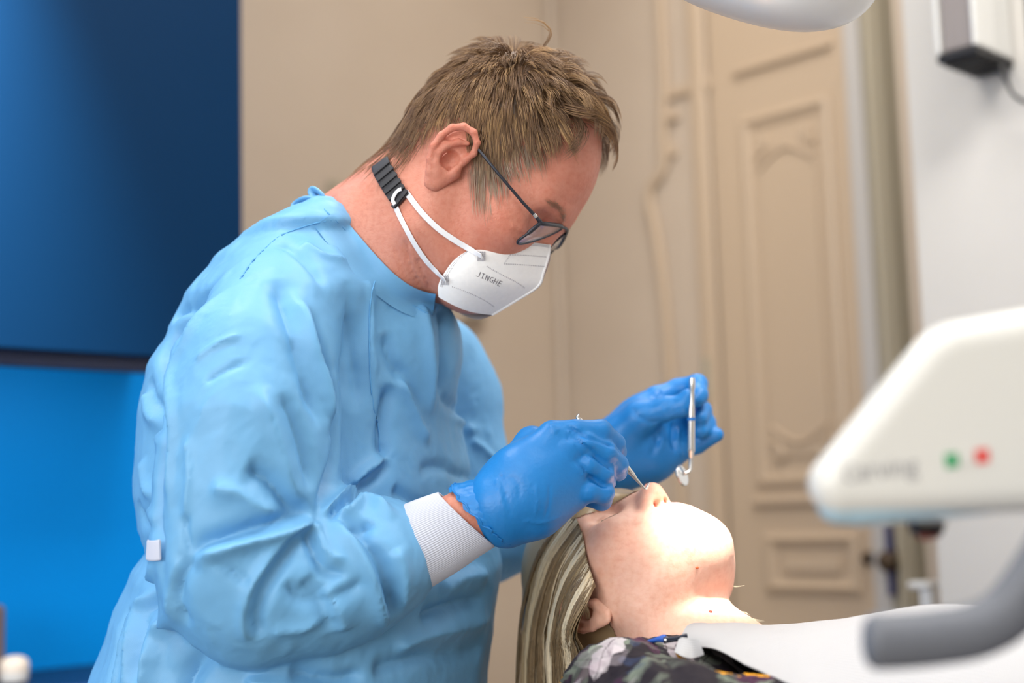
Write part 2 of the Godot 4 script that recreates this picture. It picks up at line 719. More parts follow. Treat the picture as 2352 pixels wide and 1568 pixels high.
# a moulding of three steps swept round a rectangle on the plane t = at
func frame_moulding(b: Buf, s0: float, s1: float, y0: float, y1: float, at: float, wide: float, high: float) -> void:
	var prof := [Vector2(0, 0), Vector2(0.05, 0.55), Vector2(0.3, 0.8), Vector2(0.45, 1.0), Vector2(0.6, 0.85), Vector2(0.75, 0.4), Vector2(1, 0.25), Vector2(1, 0)]
	var cs := [Vector2(s0, y0), Vector2(s1, y0), Vector2(s1, y1), Vector2(s0, y1)]
	var inw := [Vector2(1, 1), Vector2(-1, 1), Vector2(-1, -1), Vector2(1, -1)]
	for e in 4:
		var f := (e + 1) % 4
		for i in prof.size() - 1:
			var p: Vector2 = prof[i]
			var q: Vector2 = prof[i + 1]
			var a0: Vector2 = cs[e] + inw[e] * p.x * wide
			var a1: Vector2 = cs[f] + inw[f] * p.x * wide
			var b0: Vector2 = cs[e] + inw[e] * q.x * wide
			var b1: Vector2 = cs[f] + inw[f] * q.x * wide
			b.poly([room(a0.x, a0.y, at + p.y * high), room(a1.x, a1.y, at + p.y * high), room(b1.x, b1.y, at + q.y * high), room(b0.x, b0.y, at + q.y * high)])

func build_panels(d0: float) -> void:
	# narrow moulded strip beside the door with its carved edge
	var b := Buf.new()
	var path := []
	for p in [[1500, -160], [1512, 0], [1519, 120], [1522, 200], [1520, 270], [1521, 330], [1522, 380], [1512, 405], [1494, 425], [1488, 450], [1491, 480], [1499, 510], [1505, 545], [1516, 620], [1526, 720], [1533, 820], [1542, 930], [1556, 1100], [1570, 1300], [1590, 1560]]:
		var q := on_plane(p[0] + 4, p[1], true, 0.008)
		path.append(room(q.x, q.y, q.z))
	b.tube(path, [0.012], 8, Vector2(1.0, 1.0), e2)
	structure("trim_1", b, M.door_paint, "carved wavy edge moulding on the beige wall beside the door", "moulding")
	b = Buf.new()
	var q0 := on_plane(1532, 222, true, 0.0)
	var q1 := on_plane(1636, 205, true, 0.0)
	slab(b, q0.x, q1.x, q0.y - 0.012, q0.y + 0.012, 0.0, 0.012, 0.004)
	q0 = on_plane(1530, 275, true, 0.0)
	slab(b, q0.x, q0.x + 0.045, q0.y - 0.012, q0.y + 0.012, 0.0, 0.016, 0.005)
	q0 = on_plane(1536, 350, true, 0.0)
	slab(b, q0.x, q0.x + 0.03, q0.y - 0.016, q0.y + 0.016, 0.0, 0.012, 0.005)
	structure("trim_2", b, M.door_paint, "small carved ledges of the beige wall panel beside the door", "moulding")
	# round casing of the door and skirting boards
	b = Buf.new()
	slab(b, d0 - 0.045, d0 + 0.004, 0, 2.66, 0.0, 0.014, 0.006)
	slab(b, d0 - 0.03, d0 + 0.0, 0, 2.66, 0.014, 0.022, 0.004)
	structure("trim_3", b, M.door_paint, "beige door casing on the hinge side of the old door", "casing")
	b = Buf.new()
	slab(b, WALL_L, d0 - 0.046, 0, 0.16, 0.0, 0.018, 0.005)
	structure("baseboard_back", b, M.door_paint, "beige skirting board along the panelled wall", "skirting")
	b = Buf.new()
	slab(b, WALL_L, WALL_L + 0.018, 0, 0.16, 0.0, 0.92, 0.005)
	structure("baseboard_left", b, M.door_paint, "beige skirting board along the plain wall", "skirting")
	# rounded cove in the room corner
	b = Buf.new()
	slab(b, WALL_L, WALL_L + 0.022, 0.16, CEIL, 0.0, 0.022, 0.008)
	structure("trim_4", b, M.beige_paint, "slim vertical corner bead between the two beige walls", "trim")

func build_door(d0: float, d1: float, j1: float, wl: float) -> void:
	var b := Buf.new()
	slab(b, d0 + 0.004, d1, 0.01, 2.6, -0.045, 0.0, 0.003)
	var door := structure("door_1", b, M.door_paint, "old beige panelled door with carved mouldings", "door")
	# panels: tall upper one, a narrow one in between, and low drawer-like ones
	var l := on_plane(1700, 280, true, 0.0).x
	var r := on_plane(1908, 210, true, 0.0).x
	var top := on_plane(1800, 245, true, 0.0).y
	var bot := on_plane(1780, 1118, true, 0.0).y
	b = Buf.new()
	frame_moulding(b, l, r, bot, top, 0.0, 0.03, 0.012)
	part("panel_moulding", b, M.door_paint, door)
	b = Buf.new()
	slab(b, l + 0.045, r - 0.045, bot + 0.06, top - 0.06, 0.0, 0.007, 0.006)
	part("panel", b, M.door_paint, door)
	# scrolls at the ends of the tall panel
	for e in [[1.0, top - 0.075], [-1.0, bot + 0.075]]:
		b = Buf.new()
		var mid := (l + r) / 2
		for sg in [-1.0, 1.0]:
			var path := []
			for i in 25:
				var f := i / 24.0
				var a := f * 4.6
				var rad := 0.028 * (1.0 - f * 0.75)
				var s: float = mid + sg * (0.075 - f * 0.03 - rad * sin(a) * 0.9)
				var y: float = e[1] - e[0] * (rad * cos(a) - 0.01 + f * 0.012)
				path.append(room(s, y, 0.008))
			b.tube(path, [0.006, 0.007, 0.0065], 6)
		var arch := []
		for i in 15:
			var f := i / 14.0
			arch.append(room(lerpf(l + 0.05, r - 0.05, f), e[1] - e[0] * (0.05 - 0.035 * sin(f * PI)), 0.008))
		b.tube(arch, [0.006], 6)
		part("scroll", b, M.door_paint, door)
	# top rail line
	b = Buf.new()
	var yr := on_plane(1800, 135, true, 0.0).y
	slab(b, l - 0.01, r + 0.01, yr - 0.008, yr + 0.008, 0.0, 0.012, 0.004)
	part("rail_moulding", b, M.door_paint, door)
	b = Buf.new()
	yr = on_plane(1780, 1150, true, 0.0).y
	slab(b, l - 0.01, r + 0.01, yr - 0.01, yr + 0.01, 0.0, 0.016, 0.005)
	part("rail_moulding", b, M.door_paint, door)
	# low panel
	var lt := on_plane(1830, 1222, true, 0.0).y
	var lb := on_plane(1830, 1362, true, 0.0).y
	b = Buf.new()
	frame_moulding(b, l + 0.012, r + 0.012, lb, lt, 0.0, 0.03, 0.016)
	part("panel_moulding", b, M.door_paint, door)
	b = Buf.new()
	slab(b, l + 0.06, r - 0.035, lb + 0.04, lt - 0.05, 0.0, 0.01, 0.006)
	part("panel", b, M.door_paint, door)
	b = Buf.new()
	frame_moulding(b, l + 0.012, r + 0.012, 0.25, lb - 0.1, 0.0, 0.03, 0.02)
	part("panel_moulding", b, M.door_paint, door)
	# key hole and the mortise lock on the edge
	var q := on_plane(1985, 1282, true, 0.0)
	b = Buf.new()
	lathe(b, room(d1 - 0.012, q.y, 0.0), e2, [[0.0, 0.014], [0.004, 0.014], [0.006, 0.009], [0.02, 0.008], [0.024, 0.0]], 16)
	part("key_plate", b, M.brass_dark, door, false, "small dark round key plate")
	q = on_plane(1640, 870, true, 0.0)
	b = Buf.new()
	lathe_tube(b, room(q.x, q.y - 0.045, 0.024), room(q.x, q.y + 0.045, 0.024), 0.009, 10)
	part("hinge", b, M.olive_paint, door)
	# jamb strips to the right of the leaf
	var e_ := on_plane(2003, 700, true, 0.02).x
	b = Buf.new()
	slab(b, d1 + 0.002, e_, 0, 2.62, -0.06, 0.012, 0.003)
	var jamb := structure("trim_5", b, M.grey_edge, "pale grey edge strip of the door frame with a blue lock plate", "door frame")
	var top_l := on_plane(2018, 1205, true, 0.02)
	var bot_l := on_plane(2022, 1368, true, 0.02)
	b = Buf.new()
	slab(b, e_ - 0.006, e_ + 0.012, bot_l.y, top_l.y, 0.012, 0.018, 0.002)
	part("lock_plate", b, M.lock_blue, jamb, false, "dark blue-grey lock plate")
	b = Buf.new()
	slab(b, e_, j1 - 0.02, 0, 2.62, -0.06, 0.006, 0.003)
	slab(b, j1 - 0.055, j1 - 0.03, 0, 2.62, 0.006, 0.02, 0.005)
	var post := structure("trim_6", b, M.olive_paint, "olive grey door post with a dark round knob", "door frame")
	q = on_plane(2077, 1287, true, 0.01)
	b = Buf.new()
	lathe(b, room(q.x - 0.02, q.y, 0.006), e2, [[0.0, 0.022], [0.004, 0.022], [0.006, 0.012], [0.02, 0.011], [0.026, 0.019], [0.036, 0.021], [0.044, 0.015], [0.047, 0.0]], 20)
	part("knob", b, M.brass_dark, post, false, "dark round door knob")
	b = Buf.new()
	slab(b, j1 - 0.02, j1 + 0.1, 0, 2.62, -0.2, -0.02, 0.0)
	structure("trim_7", b, M.olive_paint, "olive grey set-back strip between door post and white wall", "door frame")
	# hook on the white wall's edge
	q = on_plane(2128, 1352, true, 0.3)
	var hook := thing("wall_bracket", "small white bracket low beside the olive door post", "bracket", room(q.x, q.y, q.z))
	b = Buf.new()
	slab(b, q.x - 0.03, q.x + 0.01, q.y + 0.0, q.y + 0.012, q.z - 0.03, q.z + 0.01, 0.003)
	slab(b, q.x - 0.012, q.x + 0.01, q.y - 0.05, q.y + 0.0, q.z - 0.02, q.z + 0.005, 0.003)
	part("body", b, M.white_plastic, hook)

func lathe(b: Buf, o: Vector3, axis: Vector3, prof: Array, sides := 24) -> void:
	var x := axis.cross(Vector3.UP if absf(axis.y) < 0.9 else Vector3.RIGHT).normalized()
	var y := axis.cross(x)
	var rings := []
	for p in prof:
		var ring := PackedVector3Array()
		for j in sides:
			var a := TAU * j / sides
			ring.append(o + axis * p[0] + (x * cos(a) + y * sin(a)) * maxf(p[1], 0.00001))
		rings.append(ring)
	b.loft(rings, true, true)

func lathe_tube(b: Buf, p: Vector3, q: Vector3, r: float, sides := 12) -> void:
	b.tube([p, q], [r, r], sides)

func build_cupboard() -> void:
	var s1 := 0.739
	var t0 := 1.26
	var bottom := on_plane(170, 808, false, s1).y
	var c := thing("wall_cupboard", "tall dark blue lacquered cupboard above the counter", "cupboard", room(0.46, bottom, 2.4))
	var b := Buf.new()
	slab(b, WALL_L + 0.002, s1 - 0.02, bottom + 0.02, CEIL - 0.02, t0, t0 + 2.4)
	part("body", b, M.navy_lacquer, c)
	for i in 3:
		b = Buf.new()
		slab(b, s1 - 0.019, s1, bottom, CEIL - 0.05, t0 + 0.8 * i + 0.0015, t0 + 0.8 * (i + 1) - 0.0015, 0.0015)
		part("door", b, M.navy_lacquer, c)
	b = Buf.new()
	slab(b, s1 - 0.04, s1 - 0.021, bottom - 0.022, bottom + 0.019, t0 + 0.01, t0 + 2.39, 0.002)
	part("light_rail", b, M.blue_dark, c)
	# led strip under the cupboard
	var strip := thing("led_strip", "slim lit strip under the blue cupboard", "lamp", room(s1 - 0.05, bottom + 0.018, 2.4))
	b = Buf.new()
	slab(b, s1 - 0.06, s1 - 0.042, bottom + 0.004, bottom + 0.0195, t0 + 0.02, t0 + 2.2)
	part("housing_lamp", b, M.led_strip_glow, strip)
	area_light("led_strip_light", room(s1 - 0.064, bottom + 0.0, t0 + 1.1), room(WALL_L + 0.2, bottom - 0.3, t0 + 1.1), Vector2(2.1, 0.018), LED_E, Color(1.0, 0.97, 0.93))
	# small ceiling spot that washes the cupboard front
	var sp := room(1.02, CEIL - 0.16, 2.05)
	var spot := thing("ceiling_spot", "small white ceiling spot aimed at the blue cupboard", "lamp", sp + Vector3(0, 0.16, 0))
	var aim := room(s1, 2.1, 1.98)
	var dir := (aim - sp).normalized()
	b = Buf.new()
	lathe(b, sp - dir * 0.09, dir, [[0.0, 0.02], [0.01, 0.03], [0.085, 0.035], [0.088, 0.033]], 24)
	part("housing", b, M.white_plastic, spot)
	b = Buf.new()
	lathe_tube(b, sp + Vector3(0, 0.16, 0), sp - dir * 0.05, 0.006)
	part("stem", b, M.white_plastic, spot)
	b = Buf.new()
	lathe(b, sp - dir * 0.001, dir, [[0.0, 0.03], [0.001, 0.03], [0.0012, 0.0]], 24)
	part("lamp_lens", b, M.lamp_panel_glow, spot)
	var wash := SpotLight3D.new()
	wash.name = "ceiling_spot_light"
	wash.light_energy = 34.0
	wash.light_color = Color(1.0, 0.98, 0.95)
	wash.spot_angle = 25.0
	wash.spot_angle_attenuation = 0.9
	wash.spot_range = 8.0
	wash.light_size = 0.03
	wash.shadow_enabled = true
	add_child(wash)
	wash.look_at_from_position(sp + dir * 0.004, aim, Vector3.UP)
	# counter, back panel and base unit
	var top := on_plane(200, 1552, false, s1 - 0.2).y
	b = Buf.new()
	slab(b, WALL_L + 0.002, WALL_L + 0.2, top + 0.001, bottom + 0.018, t0 - 0.32, t0 + 2.4)
	var back := thing("back_panel", "bright blue glossy panel between counter and cupboard", "panel", room(WALL_L, top, 2.4))
	part("board", b, M.blue_lacquer, back)
	var base := thing("base_unit", "blue base unit under the counter", "cabinet", room(0.46, 0, 2.4))
	b = Buf.new()
	slab(b, WALL_L + 0.002, s1, 0.08, top - 0.03, t0 - 0.32, t0 + 2.4, 0.003)
	part("body", b, M.blue_lacquer, base)
	b = Buf.new()
	slab(b, WALL_L + 0.002, s1 - 0.05, 0.0, 0.079, t0 + 0.02, t0 + 2.38)
	part("plinth", b, M.blue_dark, base)
	for i in 4:
		b = Buf.new()
		slab(b, s1 + 0.0005, s1 + 0.019, 0.1, top - 0.05, t0 + 0.6 * i + 0.002, t0 + 0.6 * (i + 1) - 0.002, 0.002)
		var dr := part("door", b, M.blue_lacquer, base)
		b = Buf.new()
		slab(b, s1 + 0.03, s1 + 0.038, top - 0.12, top - 0.11, t0 + 0.6 * i + 0.2, t0 + 0.6 * i + 0.4, 0.003)
		slab(b, s1 + 0.019, s1 + 0.031, top - 0.12, top - 0.11, t0 + 0.6 * i + 0.2, t0 + 0.6 * i + 0.21)
		slab(b, s1 + 0.019, s1 + 0.031, top - 0.12, top - 0.11, t0 + 0.6 * i + 0.39, t0 + 0.6 * i + 0.4)
		part("handle", b, M.alu, dr)
	b = Buf.new()
	slab(b, WALL_L + 0.002, s1 + 0.025, top - 0.029, top, t0 - 0.33, t0 + 2.41, 0.003)
	var ct := thing("worktop", "dark blue worktop along the wall", "worktop", room(0.46, top, 2.4))
	part("slab", b, M.blue_dark, ct)
	# what stands on the worktop
	var q := on_plane(33, 1545, false, 0.52)
	var jar := thing("cream_jar", "round cream jar standing on the blue worktop", "jar", room(0.52, top, q.z))
	b = Buf.new()
	lathe(b, room(0.52, top + 0.0005, q.z), Vector3.UP, [[0.0, 0.017], [0.002, 0.02], [0.012, 0.021], [0.014, 0.0205]], 32)
	part("foot", b, M.white_plastic, jar)
	b = Buf.new()
	lathe(b, room(0.52, top + 0.0145, q.z), Vector3.UP, [[0.0, 0.02], [0.003, 0.0215], [0.012, 0.0215], [0.02, 0.018], [0.024, 0.01], [0.025, 0.0]], 32)
	part("lid", b, M.cream_plastic, jar)
	q = on_plane(-12, 1500, false, 0.48)
	var hold := thing("grey_dispenser", "grey brown upright dispenser beside the cream jar", "dispenser", room(0.48, top, q.z))
	b = Buf.new()
	slab(b, 0.45, 0.51, top + 0.0005, top + 0.115, q.z - 0.005, q.z + 0.06, 0.006)
	part("body", b, M.grey_plastic, hold)
	b = Buf.new()
	slab(b, 0.47, 0.49, top + 0.1155, top + 0.123, q.z + 0.01, q.z + 0.045, 0.003)
	part("lid", b, M.white_plastic, hold)

const LED_E := 0.22

func build_wall_things() -> void:
	# light switch seen under the mask, and a hook behind the neck
	var q := on_plane(1070, 700, false, WALL_L)
	var sw := thing("light_switch", "cream light switch on the beige wall", "switch", room(WALL_L, q.y, q.z))
	var b := Buf.new()
	slab(b, WALL_L + 0.0005, WALL_L + 0.02, q.y - 0.05, q.y + 0.04, q.z - 0.045, q.z + 0.045, 0.005)
	part("plate", b, M.beige_paint, sw)
	b = Buf.new()
	slab(b, WALL_L + 0.0205, WALL_L + 0.034, q.y - 0.035, q.y + 0.0, q.z - 0.03, q.z + 0.03, 0.004)
	part("rocker", b, M.olive_paint, sw)
	q = on_plane(795, 452, false, WALL_L)
	var hk := thing("coat_hook", "dark coat hook on the beige wall", "hook", room(WALL_L, q.y, q.z))
	b = Buf.new()
	slab(b, WALL_L + 0.0005, WALL_L + 0.008, q.y - 0.03, q.y + 0.03, q.z - 0.05, q.z + 0.05, 0.003)
	part("plate", b, M.olive_paint, hk)
	b = Buf.new()
	b.tube([room(WALL_L + 0.0085, q.y, q.z), room(WALL_L + 0.04, q.y - 0.01, q.z), room(WALL_L + 0.05, q.y + 0.02, q.z)], [0.008, 0.008, 0.009], 8)
	part("peg", b, M.brass_dark, hk)
	# box with cable high on the white wall
	var near := on_plane(2240, 123, true, 0.52)
	var left := on_plane(2152, 160, true, 0.52)
	var u := thing("wall_unit", "aluminium and grey control box with black base on white wall", "control box", room((left.x + near.x) / 2, near.y, 0.4))
	b = Buf.new()
	slab(b, left.x + 0.008, near.x - 0.004, near.y + 0.016, near.y + 0.45, 0.405, 0.515, 0.003)
	part("body", b, M.alu_grey, u)
	b = Buf.new()
	slab(b, left.x, left.x + 0.0075, near.y + 0.014, near.y + 0.45, 0.405, 0.522, 0.002)
	slab(b, near.x - 0.0035, near.x + 0.004, near.y + 0.014, near.y + 0.45, 0.47, 0.522, 0.002)
	slab(b, near.x - 0.0035, near.x + 0.002, near.y + 0.014, near.y + 0.45, 0.405, 0.468, 0.002)
	part("side_profile", b, M.alu, u)
	b = Buf.new()
	slab(b, left.x, near.x + 0.003, near.y, near.y + 0.0135, 0.405, 0.52, 0.003)
	part("base", b, M.black_plastic, u, false, "black ribbed underside")
	b = Buf.new()
	for i in 5:
		slab(b, left.x + 0.005, near.x - 0.002, near.y - 0.004, near.y - 0.0005, 0.415 + i * 0.02, 0.424 + i * 0.02, 0.001)
	part("vent_rib", b, M.black_plastic, u)
	b = Buf.new()
	var o := room(near.x - 0.004, near.y - 0.001, 0.44)
	var path := []
	var rr := []
	for i in 25:
		var f := i / 24.0
		var a := f * PI * 1.1
		path.append(o + Vector3.DOWN * (0.035 * minf(f * 4.0, 1.0) + sin(clampf((f - 0.15) / 0.85, 0, 1) * PI) * 0.035) + e1 * (pow(f, 1.3) * 0.1))
		rr.append(lerpf(0.006, 0.0028, minf(f * 4.0, 1.0)))
	b.tube(path, rr, 8)
	part("cable", b, M.black_plastic, u)
	b = Buf.new()
	var w0 := room(near.x + 0.03, 2.9, 0.404)
	b.tube([w0, room(near.x + 0.03, near.y - 0.06, 0.404)], [0.003, 0.003], 8)
	part("cable", b, M.black_plastic, u)

# ---------------------------------------------------------------- people
func people_materials() -> void:
	var skin := mat("skin", Color(0.81, 0.57, 0.50), 0.5, 0.0, 0.42)
	skin.vertex_color_use_as_albedo = true
	tri(skin, noise_tex(0.035, [[0.0, Color(0.93, 0.85, 0.82)], [0.5, Color(0.98, 0.95, 0.935)], [1.0, Color(1, 1, 1)]], 512, 6, 11), 9.0)
	bump(skin, noise_tex(0.09, [], 512, 4, 12), 0.03)
	skin.subsurf_scatter_enabled = true
	skin.subsurf_scatter_strength = 0.12
	var fair := mat("skin_fair", Color(0.91, 0.745, 0.67), 0.5, 0.0, 0.42)
	fair.vertex_color_use_as_albedo = true
	tri(fair, skin.albedo_texture, 7.0)
	bump(fair, skin.heightmap_texture, 0.008)
	fair.subsurf_scatter_enabled = true
	fair.subsurf_scatter_strength = 0.12
	var gown := mat("gown_cloth", Color(0.42, 0.655, 0.835), 0.5, 0.0, 0.45)
	tri(gown, noise_tex(0.02, [[0.0, Color(0.965, 0.98, 0.985)], [1.0, Color(1, 1, 1)]], 512, 4, 21), 5.0)
	bump(gown, weave_tex(), 0.002, 60.0)
	mat("gown_thread", Color(0.36, 0.62, 0.82), 0.7)
	var cuff := mat("cuff_knit", Color(0.77, 0.79, 0.85), 0.8, 0.0, 0.3)
	cuff.rim_enabled = true
	cuff.rim = 0.3
	var glove := mat("glove_nitrile", Color(0.11, 0.475, 0.76), 0.42, 0.0, 0.45)
	tri(glove, noise_tex(0.03, [[0.0, Color(0.93, 0.96, 0.98)], [1.0, Color(1, 1, 1)]], 512, 4, 31), 8.0)
	bump(glove, noise_tex(0.05, [], 512, 4, 33), 0.02)
	var hair := mat("hair_brown", Color(1, 1, 1), 0.42, 0.0, 0.5)
	hair.vertex_color_use_as_albedo = true
	var hair2 := mat("hair_blond", Color(1, 1, 1), 0.36, 0.0, 0.55)
	hair2.vertex_color_use_as_albedo = true
	mat("shirt_dark", Color(0.06, 0.06, 0.09), 0.8)
	mat("trouser_white", Color(0.80, 0.82, 0.84), 0.8)
	mat("shoe_white", Color(0.85, 0.85, 0.85), 0.5)

func weave_tex() -> ImageTexture:
	var im := Image.create(64, 64, false, Image.FORMAT_L8)
	for y in 64:
		for x in 64:
			var a := 0.5 + 0.5 * sin(TAU * x / 8.0) * (1.0 if (y / 4) % 2 == 0 else -1.0)
			im.set_pixel(x, y, Color(a, a, a))
	return ImageTexture.create_from_image(im)

# shape of an adult head; the frame's origin lies between the ear canals, its x to the face, y to the crown, z to the person's right
func head_field(f: Field, fr: Transform3D, s: float, female := false) -> void:
	# the face is a little shorter and flatter than the plan numbers
	var fy := 0.9 if not female else 0.84
	var P := func(x: float, y: float, z: float) -> Vector3: return fr * (Vector3(x * 0.885, y * (fy if y < 0.0 else 1.0), z) * s)
	var bs := fr.basis
	f.ell(P.call(0.004, 0.055, 0.0), Vector3(0.0895, 0.087, 0.076) * s, 0.02, 0, bs)
	f.ell(P.call(-0.03, 0.03, 0.0), Vector3(0.062, 0.072, 0.07) * s, 0.02, 0, bs)
	f.ell(P.call(0.05, 0.03, 0.0), Vector3(0.05, 0.068, 0.062) * s, 0.02, 0, bs)        # forehead and temples
	f.ell(P.call(0.045, -0.03, 0.0), Vector3(0.048, 0.066, 0.058) * s, 0.03, 0, bs)      # middle face
	for c in [-1.0, 1.0]:
		f.ell(P.call(0.068, -0.012, 0.046 * c), Vector3(0.022, 0.018, 0.02) * s, 0.03, 0, bs)    # cheek bones
		f.cap(P.call(0.002, -0.035, 0.056 * c), P.call(0.012, -0.066, 0.05 * c), 0.012 * s, 0.014 * s, 0.03)
		f.cap(P.call(0.012, -0.066, 0.05 * c), P.call(0.075, -0.098 if female else -0.08, 0.016 * c), 0.014 * s, 0.016 * s, 0.03)
		f.cap(P.call(0.094, 0.034, 0.014 * c), P.call(0.082, 0.036, 0.046 * c), 0.009 * s, 0.008 * s, 0.02)   # brows
	var up := 0.0 if female else 0.016      # the dentist's jaw is drawn in behind the mask
	f.ell(P.call(0.082 - up * 0.5, -0.1 + up, 0.0), Vector3(0.019, 0.015, 0.023) * s, 0.02, 0, bs)       # chin
	f.ell(P.call(0.045, -0.072 + up * 0.8, 0.0), Vector3(0.045, 0.035, 0.045) * s, 0.03, 0, bs)    # under the jaw
	f.ell(P.call(0.086, -0.058, 0.0), Vector3(0.022, 0.028, 0.03) * s, 0.02, 0, bs)     # mouth
	if female:
		f.ell(P.call(0.106, -0.051, 0.0), Vector3(0.0075, 0.0055, 0.021) * s, 0.008, 0, bs)
		f.ell(P.call(0.105, -0.066, 0.0), Vector3(0.008, 0.0065, 0.018) * s, 0.008, 0, bs)
	# eye sockets and lids
	for c in [-1.0, 1.0]:
		f.ell(P.call(0.1, 0.014, 0.033 * c), Vector3(0.0125, 0.0095, 0.016) * s, 0.014, 1, bs)
		f.ell(P.call(0.0835, 0.011, 0.032 * c), Vector3(0.0125, 0.0115, 0.0135) * s, 0.006, 0, bs)
	# nose
	var nx := 0.122 if female else 0.113
	f.cap(P.call(0.098, 0.022, 0.0), P.call(nx, -0.02, 0.0), 0.006 * s, 0.0085 * s, 0.014)
	f.ell(P.call(nx, -0.0225, 0.0), Vector3(0.0105, 0.0095, 0.0105) * s, 0.01, 0, bs)
	for c in [-1.0, 1.0]:
		f.ell(P.call(nx - 0.013, -0.025, 0.011 * c), Vector3(0.011, 0.0085, 0.0065) * s, 0.007, 0, bs)
		f.cap(P.call(0.1135, -0.0375, 0.0068 * c), P.call(0.111, -0.024, 0.0075 * c), 0.0036 * s, 0.003 * s, 0.003, 1)

# an ear of fine grain; the frame's origin is the ear canal, x to the face, y up, z out of the head
func ear_mesh(fr: Transform3D, s: float, h := 0.0011) -> Buf:
	var f := Field.new()
	var E := func(x: float, y: float, z: float) -> Vector3: return Vector3(x, y, z) * s
	var helix := []
	for p in [[0.001, 0.004, 0.004], [0.004, 0.013, 0.008], [0.007, 0.022, 0.011], [0.004, 0.031, 0.015], [-0.004, 0.036, 0.018], [-0.014, 0.034, 0.021], [-0.021, 0.026, 0.023], [-0.024, 0.014, 0.023], [-0.023, 0.002, 0.022], [-0.019, -0.009, 0.018], [-0.013, -0.017, 0.014]]:
		helix.append(E.call(p[0], p[1], p[2]))
	f.chain(helix, [0.0026, 0.0029, 0.003, 0.0031, 0.0033, 0.0034, 0.0034, 0.0033, 0.0032, 0.0033, 0.004].map(func(r): return r * s), 0.002)
	# thin plate behind
	f.ell(E.call(-0.009, 0.012, 0.011), Vector3(0.0155, 0.0235, 0.0032) * s, 0.004, 0, Basis(Vector3.UP, 0.42) * Basis(Vector3.RIGHT, -0.12))
	# antihelix
	var anti := []
	for p in [[-0.003, 0.025, 0.0135], [-0.010, 0.020, 0.0165], [-0.0155, 0.011, 0.018], [-0.0165, 0.001, 0.0175], [-0.0125, -0.008, 0.0155], [-0.008, -0.0115, 0.0135]]:
		anti.append(E.call(p[0], p[1], p[2]))
	f.chain(anti, [0.0022, 0.0028, 0.0032, 0.0032, 0.003, 0.0026].map(func(r): return r * s), 0.0035)
	# concha bowl, tragus, lobe
	f.ell(E.call(-0.007, -0.001, 0.0055), Vector3(0.011, 0.013, 0.006) * s, 0.004, 0)
	f.ell(E.call(-0.0055, 0.003, 0.0135), Vector3(0.0082, 0.0095, 0.0085) * s, 0.0025, 1)
	f.ell(E.call(-0.001, -0.003, 0.0075), Vector3(0.0035, 0.0045, 0.0055) * s, 0.002, 1)
	f.ell(E.call(0.004, -0.001, 0.0085), Vector3(0.0035, 0.006, 0.004) * s, 0.003, 0)
	f.ell(E.call(-0.006, -0.0205, 0.0105), Vector3(0.0078, 0.0105, 0.0042) * s, 0.006, 0, Basis(Vector3.UP, 0.35))
	f.cap(E.call(0.0035, -0.004, 0.003), E.call(-0.001, -0.024, 0.0055), 0.0045 * s, 0.004 * s, 0.006)
	var m := f.mesh(Vector3(-0.03, -0.036, -0.004) * s, Vector3(0.014, 0.043, 0.03) * s, h * s, 1)
	for i in m.v.size():
		m.v[i] = fr * m.v[i]
		m.n[i] = fr.basis * m.n[i]
	return m

# short hair close to the scalp: a thin shell over the marked part of a head
func undercoat(src: Buf, keep: PackedByteArray, lift: float, c: Color) -> Buf:
	var o := Buf.new()
	var at := PackedInt32Array()
	at.resize(src.v.size())
	at.fill(-1)
	for i in keep.size():
		if keep[i]:
			at[i] = o.v.size()
			o.v.append(src.v[i] + src.n[i] * lift)
			o.n.append(src.n[i])
			o.c.append(c)
	for i in range(0, src.ix.size(), 3):
		var a := at[src.ix[i]]
		var b := at[src.ix[i + 1]]
		var d := at[src.ix[i + 2]]
		if a >= 0 and b >= 0 and d >= 0:
			o.tri(a, b, d)
	return o

func snap(f: Field, p: Vector3, dir: Vector3, off: float) -> Vector3:
	for i in 6:
		p += dir * (off - f.eval(p, f.all))
	return p

var jobs := []
func later(f: Callable) -> void:
	jobs.append(f)

func build_people() -> void:
	people_materials()
	plan_dentist()
	plan_patient()
	var done := WorkerThreadPool.add_group_task(func(i: int) -> void: jobs[i].call(), jobs.size(), -1, true)
	WorkerThreadPool.wait_for_group_task_completion(done)
	finish_dentist()
	finish_patient()

# ---------------------------------------------------------------- dentist
var head_fr: Transform3D      # frame of the dentist's head
var dh := Field.new()         # head and neck
var dg := Field.new()         # gown
var hand_r := Field.new()
var hand_l := Field.new()
var R := {}                   # meshes from the worker threads

func frame(o: Vector3, f: Vector3, u: Vector3) -> Transform3D:
	var x := f.normalized()
	var y := (u - x * u.dot(x)).normalized()
	return Transform3D(Basis(x, y, x.cross(y)), o)

const YAW := 0.42

